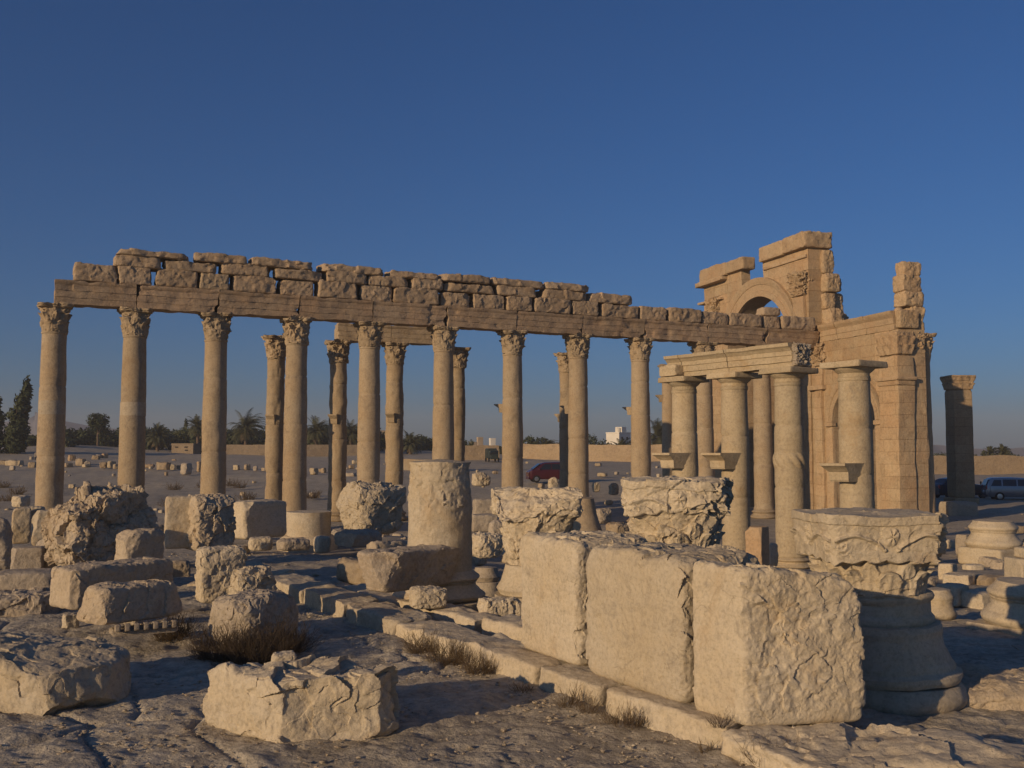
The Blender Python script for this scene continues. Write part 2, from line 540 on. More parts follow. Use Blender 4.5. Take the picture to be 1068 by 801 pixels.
def plain(name, col, rough=.6, spec=.3, metal=0.0, var=0.0, vs=8, bs=0.0):
    m, nt, b = mat_new(name)
    b.inputs['Roughness'].default_value = rough; b.inputs['Specular IOR Level'].default_value = spec; b.inputs['Metallic'].default_value = metal
    v, ob, rnd = coords(nt)
    n1 = noise(nt, v, vs, 4)
    c = mixc(nt, 1.0, col, ramp(nt, n1, [(.3, 1 - var), (.7, 1 + var)]), 'MULTIPLY')
    nt.links.new(c, b.inputs['Base Color'])
    if bs: bump(nt, b, [(n1, .02, bs)])
    M[name] = m
    return m
plain('leaf_dark', (.045, .055, .022), .7, .2, var=.35)
plain('leaf_olive', (.075, .082, .035), .7, .2, var=.35)
plain('leaf_palm', (.085, .085, .04), .6, .25, var=.3)
plain('palm_dry', (.16, .12, .07), .8, .1, var=.3)
plain('bark', (.14, .1, .07), .9, .1, var=.35, bs=.5)
plain('twig', (.20, .145, .085), .9, .1, var=.35)
plain('twig_dark', (.13, .095, .06), .9, .1, var=.35)
plain('car_red', (.06, .012, .018), .25, .5, var=.04)
plain('car_blue', (.26, .27, .29), .22, .5, .5, var=.04)
plain('car_dark', (.02, .028, .045), .25, .5, var=.04)
plain('truck_green', (.03, .04, .035), .6, .3, var=.2)
plain('glass_dark', (.015, .018, .022), .08, .6)
plain('rubber', (.018, .018, .018), .85, .2, var=.1)
plain('chrome', (.5, .5, .5), .25, .5, .9)
plain('lamp_glass', (.7, .7, .68), .15, .6)
plain('tail_red', (.35, .02, .02), .3, .5)
plain('white_plate', (.7, .7, .7), .5, .3)
plain('whitewash', (.72, .66, .55), .85, .2, var=.06, vs=.6)
plain('ochre_wall', (.40, .31, .21), .9, .1, var=.15, vs=.5)
plain('dark_open', (.03, .028, .025), .8, .1)
plain('hill', (.16, .15, .16), .95, .0, var=.15, vs=.01)

stone('mud_shaded', (.26, .2, .135), (.22, .17, .115), (.15, .115, .085), .25, .8, .0)  # darker copy of mud: shade of walls facing away, put into the colour
# ground: dusty soil, gravel and, near the kerb, worn paving
m, nt, b = mat_new('ground')
tc = nn(nt, 'ShaderNodeTexCoord'); v = tc.outputs['Object']
g1 = noise(nt, v, .12, 6, .65, .5); g2 = noise(nt, v, 1.3, 8, .7, .3); g3 = noise(nt, v, 9, 6, .75); g4 = noise(nt, v, 45, 3, .7)
c = mixc(nt, ramp(nt, g1, [(.35, 0.0), (.65, 1.0)]), (.41, .35, .26), (.47, .405, .30))
c = mixc(nt, ramp(nt, g2, [(.42, 0.0), (.68, .9)]), c, (.30, .255, .19))
c = mixc(nt, 1.0, c, ramp(nt, g3, [(.3, .62), (.5, 1.0), (.68, 1.3)]), 'MULTIPLY')
att = nn(nt, 'ShaderNodeAttribute'); att.attribute_name = 'pave'
c2 = mixc(nt, ramp(nt, g2, [(.4, 0.0), (.62, 1.0)]), (.57, .49, .36), (.37, .32, .245))
c2 = mixc(nt, 1.0, c2, ramp(nt, g3, [(.3, .6), (.5, 1.0), (.7, 1.25)]), 'MULTIPLY')
c = mixc(nt, att.outputs['Fac'], c, c2)
nt.links.new(c, b.inputs['Base Color'])
vo = nn(nt, 'ShaderNodeTexVoronoi'); vo.inputs['Scale'].default_value = 22; nt.links.new(v, vo.inputs['Vector'])
bump(nt, b, [(g2, .06, .7), (g3, .034, .95), (vo.outputs[0], .012, .6), (g4, .007, 1.0)])
M['ground'] = m
stone('column_pale', (.44, .37, .27), (.42, .34, .24), (.35, .285, .2), .8, .5, .2)

# ------------------------------------------------------------------ ground sheet
def build_ground():
    d = np.linspace(-.62, .62, 620)
    out_ = np.array([.7, .8, 1.0, 1.4, 2.0, 3.0, 5.0, 9.0])
    a = np.concatenate([-out_[::-1], d, out_])
    ys = [-40, -25, -15, -8, -3, 0, 2, 3.5, 5]
    y = 5.0
    while y < 60:
        y += .018 * (y / 6) ** 1.45; ys.append(y)
    while y < 1500:
        y *= 1.018; ys.append(y)
    ys = np.array(ys)
    A, Yv = np.meshgrid(a, ys)
    X = A * (np.abs(Yv) + 6.0 * np.exp(-np.maximum(Yv, 0) / 10) + 6)
    ny, nx = X.shape
    x = X.ravel(); y = Yv.ravel()
    z = terr(x, y)
    p = np.stack([x, y, 0 * x], 1)
    z = z + fbm(p * .35, 3, 3) * .05 * sstep(4, 20, y) + fbm(p * 1.9, 5, 4, .6) * .014
    z = z + fbm(p * .06, 9, 3) * .25 * sstep(45, 80, y) * (1 - sstep(300, 400, y))
    near = (y < 24) & (y > 4)
    pave = np.zeros(len(x))
    xn, yn = x[near], y[near]
    # worn slabs parallel with the kerb
    cu, cv = xn * .5 - yn * .866, xn * .866 + yn * .5
    wx = fbm(p[near] * .8, 31, 2) * .14
    f1, f2, hid = worley(cu / 1.5 + wx, cv / .95 + wx, 4)
    e = f2 - f1
    joint = 1 - sstep(.0, .06, e)
    zone = sstep(-.35, .25, fbm(p[near] * .22, 41, 3) + .35) * (1 - sstep(14, 22, yn))
    rgh = fbm(p[near] * 3.6, 12, 5, .62)
    crk = np.abs(fbm(p[near] * .9, 77, 4, .6)); crack = 1 - sstep(.0, .035, crk)
    z[near] += zone * ((hid - .5) * .03 - joint * .045 - crack * .03) + rgh * .02
    pave[near] = zone * (1 - joint * .8)
    V = np.stack([x, y, z], 1)
    I = np.arange(ny * nx).reshape(ny, nx)
    q = np.stack([I[:-1, :-1], I[:-1, 1:], I[1:, 1:], I[1:, :-1]], -1).reshape(-1, 4)
    me = bpy.data.meshes.new('ground')
    me.vertices.add(len(V)); me.vertices.foreach_set('co', V.ravel())
    me.loops.add(q.size); me.loops.foreach_set('vertex_index', q.ravel())
    me.polygons.add(len(q)); me.polygons.foreach_set('loop_start', np.arange(0, q.size, 4)); me.polygons.foreach_set('loop_total', np.full(len(q), 4))
    me.update(calc_edges=True)
    me.polygons.foreach_set('use_smooth', np.ones(len(q), bool))
    at = me.attributes.new('pave', 'FLOAT', 'POINT'); at.data.foreach_set('value', pave)
    me.materials.append(M['ground'])
    o = bpy.data.objects.new('ground', me); C.objects.link(o)
    tag(o, None, None, kind='structure')
build_ground()

# low hills on the horizon, left
def build_hills():
    us = np.linspace(-700, 1700, 220)
    Yh = 1300.0
    p = np.stack([us / 70, us * 0, us * 0], 1)
    top = 4 + 4 * fbm(p, 3, 4) + 36 * np.exp(-((us - 35) / 60) ** 2) + 18 * np.exp(-((us - 140) / 55) ** 2) + 30 * np.exp(-((us + 300) / 220) ** 2)
    V, Fq = [], []
    for i, (u, t) in enumerate(zip(us, top)):
        ax = (u - 534) / F
        h = max(t, 2) / F * Yh
        for (dy, hh) in ((-250, -6), (-140, h * .35), (-45, h * .8), (0, h), (80, h * .5), (180, -6)):
            V.append((ax * (Yh + dy), Yh + dy + 50 * math.sin(i * .7), CZ + hh + (1 * math.sin(i * 1.3 + dy) if 0 < hh < h else 0)))
    for i in range(len(us) - 1):
        for j in range(5):
            a = i * 6 + j
            Fq.append((a, a + 6, a + 7, a + 1))
    link('hills', V, Fq, M['hill'])['kind'] = 'structure'
build_hills()
# ------------------------------------------------------------------ colonnade
ORD = ['first', 'second', 'third', 'fourth', 'fifth', 'sixth', 'seventh', 'eighth', 'ninth', 'tenth', 'eleventh', 'twelfth']
COLH = 9.5
CAPH = 1.12
def mesh_of(name, verts, faces, mat, sharp=40):
    me = bpy.data.meshes.new(name)
    me.from_pydata([tuple(v) for v in np.asarray(verts, float).tolist()], [], [tuple(f) for f in faces])
    me.polygons.foreach_set('use_smooth', [True] * len(me.polygons))
    me.set_sharp_from_angle(angle=math.radians(sharp))
    me.materials.append(mat); me.update()
    return me
def shaft_mesh(r0, r1, z0, z1, joints, seed, dent=0.0, mat='column', amp=.012, name='shaft', n=48):
    prof = []
    zs = sorted(set([z0, z1] + list(np.arange(z0, z1, .16))))
    for z in zs:
        if any(abs(z - j) < .09 for j in joints): continue
        t = (z - z0) / (z1 - z0)
        prof.append((r0 + (r1 - r0) * t + .02 * math.sin(math.pi * t), z))
    for j in joints:
        t = (j - z0) / (z1 - z0); r = r0 + (r1 - r0) * t + .02 * math.sin(math.pi * t)
        prof += [(r, j - .05), (r - .026, j), (r - .006, j + .05)]
    prof.sort(key=lambda q: q[1])
    prof = [(r0 * 1.07, z0), (r0 * 1.07, z0 + .05)] + prof[1:-1] + [(r1, z1 - .09), (r1 * 1.06, z1 - .07), (r1 * 1.06, z1)]
    P, f = lathe_mesh(prof, n, amp, 1.6, seed, dent=dent)
    return mesh_of(name, P, f, M[mat], 50)
def console_mesh(seed=0, L=.85, w=.5, h=.45, mat='column'):
    """statue bracket: tapering block with a moulded flare, starts at x = 0 and sticks out along +x"""
    prof = [(0, .0), (L * .70, 0), (L * .73, h * .1), (L * .75, h * .52), (L * .82, h * .62), (L * .96, h * .84), (L, h * .86), (L, h), (0, h)]
    P, Fc = [], []
    n = len(prof)
    wid = [w * .72, w * .72, w * .74, w * .76, w * .84, w * .97, w, w, w]
    for s in (-1, 1):
        for (x, z), ww in zip(prof, wid):
            P.append((x, s * ww / 2, z))
    for j in range(n):
        k = (j + 1) % n
        Fc.append((j, j + n, k + n, k))
    Fc.append(tuple(range(n))); Fc.append(tuple(range(2 * n - 1, n - 1, -1)))
    return mesh_of('bracket', P, Fc, M[mat], 25)

cap_meshes = []
for s in range(4):
    P, f = capital_mesh(.46, .56, CAPH, 112, 50, seed=s, worn=.035 + .012 * s)
    cap_meshes.append(mesh_of('capital', P, f, M['column'], 60))
P, f = lathe_mesh(attic_prof(.53, .5), 40, .015, 2, 3)
base_mesh = mesh_of('base', P, f, M['column'])

line_A = Vector((-18.17, 40.0)); line_B = Vector((10.2, 53.9))
line_d = (line_B - line_A).normalized()
line_ang = math.atan2(line_d.y, line_d.x)
def on_line(u, v=420, off=0.0):
    a = ray(u, v)[0]
    nrm = Vector((-line_d.y, line_d.x))
    p = line_A + nrm * off
    # p.x + t d.x = a (p.y + t d.y)
    t = (a * p.y - p.x) / (line_d.x - a * line_d.y)
    return t
def lp(t, off=0.0):
    nrm = Vector((-line_d.y, line_d.x))
    q = line_A + nrm * off + line_d * t
    return q
front_u = [54.5, 139, 224, 308.5, 385, 462.5, 534.5, 603, 668, 734, 795]
front_t = []
notes = ['beside the pale square block, its capital jutting past the end of the beam', 'with a pale repaired band halfway up', 'behind the grooved two-part stone', 'rising just behind the round base drum',
         'behind the undercut capital-shaped boulder', 'seen above the tall broken drum', 'with a bracket stub on its left side, left of the red van', 'overlapping a slimmer column, right of the red van',
         'standing alone just left of the pale portico', 'seen between the first two portico columns', 'seen between the second and third portico columns']
for i, u in enumerate(front_u):
    t = on_line(u); front_t.append(t)
    q = lp(t)
    c = thing('column', 'smooth sandstone colonnade column with leafy capital, %s' % notes[i], 'column', (q.x, q.y, 0), i * 1.3, group='columns of the long front colonnade')
    rng = random.Random(i)
    z = .5; joints = []
    while z < COLH - CAPH - 1.2:
        z += rng.uniform(1.5, 3.2); joints.append(z)
    joints = [j for j in joints if j < COLH - CAPH - .5]
    part('base', base_mesh, c)
    sh = part('shaft', shaft_mesh(.52, .455, .5, COLH - CAPH, joints, i + 10, dent=.09 if i in (0, 6) else .03 + .02 * (i % 3)), c)
    cp = part('capital', cap_meshes[i % 4], c, (0, 0, COLH - CAPH), -i * 1.3 + line_ang)
    if i < 2:
        jz = joints[min(len(joints) - 1, 2)]
        jz = 5.1
        P, f = lathe_mesh([(.3, jz), (.505, jz), (.503, jz + .55), (.3, jz + .55)], 48, .003, 2, i)
        mesh = mesh_of('repair_band', P, f, M['column_pale']); part('repair_band', mesh, c)
    if i >= 6 and i < 10:
        part('bracket', console_mesh(i, .95, .42, .42), c, (0, 0, 5.55), math.atan2(.55, -.83) - i * 1.3)

def beam(name, label, cat, p0, p1, z, w, h, mat, seed, group=None, parent=None, chip=.16, seg=.13, amp=.026, crown=.07, step=.08):
    d = (p1 - p0); L = d.length
    P, f = extrude_mesh(beam_profile(w, h, step, crown), L - .025, seg, amp, 2.2, seed, chip)
    o = link(name, P, f, M[mat], parent, sharp=35)
    if parent is None:
        o.location = (p0.x, p0.y, z); o.rotation_euler = (0, 0, math.atan2(d.y, d.x))
        tag(o, label, cat, group)
    return o
# architrave beams: joints above the columns
joint_u = [57] + front_u[1:] + [849]
ts = [on_line(57, 305)] + front_t[1:] + [on_line(848, 350)]
for i in range(len(ts) - 1):
    if i < 10: lab = 'long moulded architrave beam bridging the %s and %s front colonnade columns from the left' % (ORD[i], ORD[i + 1])
    else: lab = 'last moulded architrave beam at the right, ending against the monumental arch'
    beam('architrave_beam', lab, 'stone beam', lp(ts[i]), lp(ts[i + 1]), COLH + .002, .95, .96, 'beam', 40 + i, 'architrave beams on the front colonnade')
# rough stones laid on the architrave
courses = [
    ('bottom', COLH + .965, [(75, 121), (122.5, 160), (162, 206), (207.5, 239), (241, 288.5), (290, 326), (328, 372), (373.5, 406.5), (408, 455.5), (457, 487), (489, 523), (524.5, 551), (552.5, 592), (593.5, 620.5), (621.5, 661.5), (663, 691), (692.5, 726), (727, 754.5), (756, 790), (791, 808), (809.5, 845)], [.72] * 21),
    ('middle', None, [(117.5, 167), (168.5, 225), (227, 281), (283, 333), (334, 379.5), (381, 423), (424.5, 458), (459.5, 513), (514, 557), (559, 607.5), (609, 656)], None),
    ('top', None, [(118, 196), (197, 257), (258, 327), (329, 396), (398, 453), (455.5, 508), (509, 564), (565, 612)], None)]
tops = {}
rng = random.Random(5)
bot_top = COLH + .965 + .70
def between(u):
    k = max([i for i, uu in enumerate(front_u) if uu <= u] or [-1])
    near = min(range(11), key=lambda i: abs(front_u[i] - u))
    if abs(front_u[near] - u) < 14: return 'above the %s column' % ORD[near]
    if k < 0: return 'left of the first column'
    if k >= 10: return 'past the eleventh column'
    return 'over the gap between %s and %s columns' % (ORD[k], ORD[k + 1])
used = {}
for ci, (cn, z0, spans, _) in enumerate(courses):
    for si, (u0, u1) in enumerate(spans):
        vv = 290 + (u0 - 57) * .06
        t0, t1 = on_line(u0, vv), on_line(u1, vv)
        L = (t1 - t0) * .975
        if ci == 0:
            z = COLH + .967; h = .73 + rng.uniform(-.07, .04)
            if u0 > 720: h *= .98
            w = .95; kw = dict(k=14, cuts=6, cutd=.11, amp=.018, freq=2.8, fine=.9)
        elif ci == 1:
            z = COLH + .967 + .71; h = .48 + rng.uniform(-.07, .06); w = 1.0; kw = dict(k=10, cuts=7, cutd=.13, amp=.014, freq=3, fine=.8)
        else:
            z = COLH + .967 + .71 + .46; h = .34 + rng.uniform(-.07, .08); w = 1.1; kw = dict(k=8, cuts=8, cutd=.15, amp=.013, freq=3.4, fine=.8)
        if u0 in (207.5,): mt = 'column'
        else: mt = 'rubble'
        q = lp((t0 + t1) / 2)
        lab = 'rough stone in the %s layer %s' % (cn, between((u0 + u1) / 2))
        used.setdefault(lab, []).append(1)
        side = ''
        o = rock('course_stone', lab, 'stone', (q.x + rng.uniform(-.05, .05), q.y + rng.uniform(-.05, .05), z), (L, w, h), line_ang + rng.uniform(-.02, .02), M[mt],
                 'rough stones laid on top of the front colonnade', seed=100 + ci * 40 + si, n=36, ridge=.022, cell=.18, tilt=(0, rng.uniform(-.012, .012)), **kw)
        tops.setdefault(lab, []).append((u0, o))
for lab, lst in tops.items():
    if len(lst) > 1:
        lst.sort(key=lambda q: q[0])
        for k, (u0, o) in enumerate(lst):
            o['label'] = lab.replace('rough stone', (['left-hand rough stone', 'right-hand rough stone'] if len(lst) == 2 else ['leftmost rough stone', 'middle rough stone', 'rightmost rough stone', 'last rough stone'])[k])
q = lp(on_line(801, 320))
rock('course_stone', 'small flat slab lying on the colonnade stones inside the arch opening', 'stone', (q.x, q.y, COLH + 1.67), (1.25, .8, .5), line_ang, M['rubble'], 'rough stones laid on top of the front colonnade', seed=188, n=26, k=5, cuts=6, cutd=.12, amp=.03)

# back row of the colonnade
back = [(287, 51.0, .45, .08, 'eroded flaking colonnade column of the back row, left of the fourth front column'),
        (352.5, 53.3, .47, .05, 'back row colonnade column carrying the left end of the rear beam'),
        (411.5, 54.4, .48, .05, 'back row colonnade column with a broken bracket, under the middle of the rear beam'),
        (477, 56.6, .43, .03, 'slim back row column half hidden behind the sixth front column'),
        (591.5, 59.8, .46, .03, 'back row column half hidden behind the eighth front column')]
bp = []
for i, (u, Y, r, dent, lab) in enumerate(back):
    a = ray(u, 430)[0]
    c = thing('column', lab, 'column', (a * Y, Y, 0), i * .9 + .4, group='columns of the rear colonnade')
    bp.append(Vector((a * Y, Y)))
    part('base', base_mesh, c)
    part('shaft', shaft_mesh(r, r * .94, .5, COLH - CAPH, [2.1, 4.3, 5.6, 7.2] if i % 2 else [2.6, 5.0, 7.4], i + 50, dent=dent * 3, amp=.03), c)
    part('capital', cap_meshes[(i + 2) % 4], c, (0, 0, COLH - CAPH), line_ang - i * .9 - .4)
    if i in (0, 1, 2, 3, 4):
        m_ = console_mesh(i, .75 if i else .6, .5, .5)
        part('bracket', m_, c, (0, 0, 5.0 + .1 * i), (math.atan2(.55, -.83) if i in (3, 4) else math.atan2(-.8, -.2)) - i * .9 - .4)
d_ = (bp[2] - bp[1]).normalized()
pL = bp[1] - d_ * .15; pR = bp[2] + d_ * 2.4; pm = bp[1] + d_ * 2.75
b0 = beam('architrave_beam', 'left rear beam with a pale broken end, over the second back row column', 'stone beam', pL, pm, COLH + .002, .9, .93, 'column', 71, 'beams on the rear colonnade')
b1 = beam('architrave_beam', 'right rear beam over the third back row column, ending behind the sixth front column', 'stone beam', pm, pR, COLH + .002, .9, .93, 'column', 72, 'beams on the rear colonnade')
# far shaded column left of the portico
c = thing('column', 'distant shaded column with a bracket at the left edge of the portico', 'column', W(698, 480, 70).to_tuple()[:2] + (0.2,), 0, group='columns of the rear colonnade')
part('base', base_mesh, c); part('shaft', shaft_mesh(.48, .45, .5, 8.4, [3, 5.5], 66), c); part('capital', cap_meshes[1], c, (0, 0, 8.38))
part('bracket', console_mesh(3, .9, .5, .5), c, (0, 0, 6.9), math.pi)

# ------------------------------------------------------------------ portico with plain capitals
def doric_parts(c, seed, ztop, r=.40, relief_z=None, rough=False, rotz=0.0, brz=2.5):
    P, f = lathe_mesh(attic_prof(r, .3), 40, .01, 2, seed); part('base', mesh_of('base', P, f, M['pale']), c)
    part('shaft', shaft_mesh(r, r * .93, .3, ztop - .42, [1.9 + .3 * (seed % 3), 3.9 - .2 * (seed % 2)], seed, mat='pale', dent=.03, n=56, amp=.008), c)
    z = ztop - .42
    prof = [(r * .93, z), (r * .97, z + .02), (r * .97, z + .05), (r * .93, z + .055), (r * .93, z + .12), (r * 1.02, z + .15), (r * 1.16, z + .2), (r * 1.26, z + .25), (r * 1.27, z + .26)]
    P, f = lathe_mesh(prof, 48, .004, 2, seed); part('necking', mesh_of('necking', P, f, M['pale']), c)
    P, q = rock_mesh((r * 2.95, r * 2.95, .16), seed=seed, n=26, k=26, cuts=3, cutd=.07, amp=.006)
    part('abacus', mesh_of('abacus', P, q.tolist(), M['pale']), c, (0, 0, z + .262), rotz)
def dpos(u, Y):
    return Vector((ray(u, 450)[0] * Y, Y))
D_spec = [(714, 31.4, 'leftmost plain-capital portico column, with a tapered bracket on its left side'),
          (766.5, 29.8, 'second plain-capital portico column, behind the large broken capital'),
          (823, 28.0, 'third plain-capital portico column with a carved wreath band, under the broken end of its beam'),
          (892, 26.1, 'free-standing plain-capital column with a wide empty slab on top, before the arched doorway')]
dp = [dpos(u, Y) for u, Y, _ in D_spec]
row = (dp[0] - dp[2]).normalized(); row_ang = math.atan2(row.y, row.x)
for i, (u, Y, lab) in enumerate(D_spec):
    g = T(dp[i].x, dp[i].y) - .02
    ztop = 5.94
    c = thing('portico_column', lab, 'column', (dp[i].x, dp[i].y, g), 0, group='plain columns of the pale portico')
    doric_parts(c, i + 80, ztop - g, .405 if i < 3 else .42, rotz=row_ang)
    facing = row_ang + math.pi / 2    # towards the left
    if i != 2:
        bz = (3.12 if i < 3 else 2.86) - g
        part('bracket', console_mesh(i, 1.02 if i < 3 else .95, .78, .47, 'pale'), c, (0, 0, bz), facing)
    else:
        # carved wreath band
        th = np.arange(72) / 72 * 2 * math.pi; zs = np.linspace(0, .5, 16)
        TT, TH = np.meshgrid(zs, th, indexing='ij')
        rr = .405 + .05 * np.clip(np.abs(np.sin(TH * 5 + TT * 9)) * np.sin(TT / .5 * math.pi) * 1.2, 0, 1) - .03 * (np.abs(TT - .25) > .24)
        P = np.stack([(rr * np.cos(TH)).ravel(), (rr * np.sin(TH)).ravel(), TT.ravel()], 1)
        f = [(a * 72 + b_, a * 72 + (b_ + 1) % 72, (a + 1) * 72 + (b_ + 1) % 72, (a + 1) * 72 + b_) for a in range(15) for b_ in range(72)]
        f += [tuple(range(72))[::-1], tuple(15 * 72 + k for k in range(72))]
        part('wreath_band', mesh_of('wreath_band', P, f, M['pale']), c, (0, 0, 3.6 - .47 - g))
# entablature of the portico
ent = thing('portico_entablature', 'pale moulded stone entablature with carved dark broken end, resting on three portico columns', 'entablature', (dp[2].x, dp[2].y, 5.945), row_ang)
Lall = (dp[0] - dp[2]).length
def ent_profile(h=.66, w=.62):
    hf = w / 2
    r = [(hf - .05, 0), (hf - .05, h * .22), (hf, h * .225), (hf, h * .48), (hf + .03, h * .5), (hf + .03, h * .68), (hf + .07, h * .73), (hf + .10, h * .8), (hf + .17, h * .86), (hf + .19, h)]
    l = [(-y, z) for y, z in reversed(r)]
    return densify(r + l + [r[0]], .06)[:-1]
segs = [(-.42, 1.95, .0), (1.97, Lall - .25, .0), (Lall - .23, Lall + .40, -.06)]
for k, (x0, x1, dz) in enumerate(segs):
    P, f = extrude_mesh(ent_profile(.66), x1 - x0, .12, .009, 2.2, 90 + k, .05)
    P[:, 0] += x0; P[:, 2] += dz * 0
    link('entablature_block', P, f, M['pale'], ent, sharp=30)
P, q = rock_mesh((.22, .60, .6), seed=93, n=30, k=12, cuts=4, cutd=.06, amp=.03, ridge=.12, freq=4)
o = link('carved_end', P, q.tolist(), M['grey'], ent, sharp=40); o.location = (-.46, 0, .03)
P, q = rock_mesh((.75, .72, .34), seed=94, n=26, k=12, cuts=4, cutd=.08, amp=.02)
o = link('corner_block', P, q.tolist(), M['pale'], ent, sharp=40); o.location = (Lall + .08, .30, .02)

# ------------------------------------------------------------------ monumental arch
AQ = Vector((17.5, 57.0)); AD = Vector((-.303, .953)); AD.normalize()
AN = Vector((AD.y, -AD.x))           # pointing right, into the thickness
arch = thing('monumental_arch', 'tall ruined honey-coloured triumphal arch with a broken attic and a smaller side doorway', 'arch', (AQ.x, AQ.y, 0), math.atan2(AD.y, AD.x))
# local frame: +x along the facade away from the camera (s), -y into the thickness, z up
def wall_mesh(s0, s1, lo, up, y0, y1, ns=40, nz=60, amp=.02, seed=0, zmax=None):
    """block of wall between s0..s1 with lower edge lo(s), upper edge up(s), from y0 to y1"""
    ss = np.linspace(s0, s1, ns)
    V = []
    nyb = 6
    tz = np.linspace(0, 1, nz)
    ring = []
    prof = [(y0, t) for t in tz] + [(y0 + (y1 - y0) * k / nyb, 1.0) for k in range(1, nyb)] + [(y1, t) for t in tz[::-1]] + [(y1 + (y0 - y1) * k / nyb, 0.0) for k in range(1, nyb)]
    n = len(prof)
    for s in ss:
        a, b_ = lo(s), up(s)
        for (y, t) in prof:
            V.append((s, y, a + (b_ - a) * t))
    V = np.array(V)
    Fc = []
    for i in range(ns - 1):
        for j in range(n):
            a = i * n + j; c = i * n + (j + 1) % n
            Fc.append((a, c, c + n, a + n))
    Fc.append(tuple(range(n))[::-1]); Fc.append(tuple((ns - 1) * n + j for j in range(n)))
    V = V + vfbm(V * 1.1 + seed * 3.1, seed, 4, .55) * amp
    return V, Fc
def rag(seed, amp, freq=1.0):
    def fn(s):
        p = np.array([[s * freq, seed * 3.3, 0.0]])
        return float(fbm(p, seed, 3)[0]) * amp
    return fn
cs, zc, Ro, Ri = 6.5, 9.75, 4.85, 3.68
TH_ = -1.45      # thickness, into the building
flat0 = lambda s: -.1
# left pier, right pier
V, f = wall_mesh(cs + Ri, 13.45, flat0, lambda s: 14.2, 0, TH_ * 1.6, 20, 70, seed=1); link('pier', V, f, M['arch'], arch, sharp=40)
V, f = wall_mesh(.95, cs - Ri, flat0, lambda s: 14.2, 0, TH_, 16, 70, seed=2); link('pier', V, f, M['arch'], arch, sharp=40)
def intr(s):
    d = Ri * Ri - (s - cs) ** 2
    return zc + math.sqrt(max(d, 0.0))
def crown_top(s):
    if s > 7.3: return 15.55
    if s < 5.75: return 15.5
    e = Ro * Ro - (s - cs) ** 2
    return zc + math.sqrt(e) - .03
V, f = wall_mesh(cs - Ri + .0, 5.78, lambda s: intr(max(s, cs - Ri + .001)), lambda s: 15.52, 0, TH_, 26, 40, seed=3); link('spandrel', V, f, M['arch'], arch, sharp=40)
def ring_top(s):
    return zc + math.sqrt(max(Ro * Ro - (s - cs) ** 2, .01)) - .03
V, f = wall_mesh(7.25, cs + Ri, lambda s: ring_top(s) - .25, lambda s: 15.5 if s > 8.4 else ring_top(s) + .02, 0, -.65, 46, 30, seed=4); link('spandrel', V, f, M['arch'], arch, sharp=40)
V, f = wall_mesh(cs - Ri + .01, cs + Ri - .01, intr, ring_top, -.02, TH_, 60, 10, seed=6, amp=.008); link('arch_barrel', V, f, M['arch_plain'], arch, sharp=40)
V, f = wall_mesh(cs + Ri + .01, 13.4, lambda s: 14.21, lambda s: 15.5, .0, -.65, 20, 14, seed=7); link('upper_wall', V, f, M['arch'], arch, sharp=40)
rr_ = rag(8, .2)
V, f = wall_mesh(.95, cs - Ri - .01, lambda s: 14.21, lambda s: 15.5, .0, TH_, 14, 14, seed=8); link('upper_wall', V, f, M['arch'], arch, sharp=40)
# ring of voussoirs round an opening, projecting
def archivolt(c0, z0, r0, r1, yb, yf, mat, seed, nseg=60, a0=0, a1=math.pi):
    prof = [(r0, 0), (r0, 1), (r0 + (r1 - r0) * .3, 1), (r0 + (r1 - r0) * .32, .7), (r0 + (r1 - r0) * .62, .75), (r0 + (r1 - r0) * .64, .95), (r0 + (r1 - r0) * .8, 1.3), (r1, 1.45), (r1, 0)]
    n = len(prof); V = []; Fc = []
    for i in range(nseg + 1):
        a = a0 + (a1 - a0) * i / nseg
        for r, k in prof:
            V.append((c0 + math.cos(a) * r, yb + (yf - yb) * k, z0 + math.sin(a) * r))
    for i in range(nseg):
        for j in range(n):
            A_ = i * n + j; B_ = i * n + (j + 1) % n
            Fc.append((A_, A_ + n, B_ + n, B_))
    Fc.append(tuple(range(n))); Fc.append(tuple(nseg * n + j for j in range(n))[::-1])
    V = np.array(V); V = V + vfbm(V * 1.5, seed, 3) * .012
    return V, Fc
V, f = archivolt(cs, zc, Ri - .01, Ro, -.1, .12, 'arch_plain', 5); link('archivolt', V, f, M['arch_plain'], arch, sharp=30)
# attic slabs and cornices
def ablock(name, s0, s1, z0, z1, y0, y1, seed, mat='arch_plain', parent=None, **kw):
    k = dict(k=18, cuts=4, cutd=.07, amp=.012, freq=2.5, n=26); k.update(kw)
    P, q = rock_mesh((s1 - s0, y1 - y0, z1 - z0), seed=seed, **k)
    o = link(name, P, q.tolist(), M[mat], parent or arch, sharp=38)
    o.location = ((s0 + s1) / 2, (y0 + y1) / 2, z0)
    return o
ablock('attic_slab', 7.75, 9.9, 15.45, 16.25, -.65, .32, 201)
ablock('attic_slab', 9.92, 13.6, 15.42, 16.3, -.65, .34, 202)
ablock('attic_slab', .72, 3.1, 15.5, 16.45, TH_ - .1, .36, 203, ridge=.03)
ablock('attic_slab', 3.12, 5.8, 15.47, 16.4, TH_, .34, 204)
ablock('cornice', 10.2, 13.95, 15.1, 15.4, -.5, .55, 205, k=14, cutd=.1)
ablock('cornice', .9, 5.75, 14.95, 15.12, -.2, .12, 206)
ablock('cornice', 10.6, 13.9, 13.9, 14.05, -.3, .3, 207)
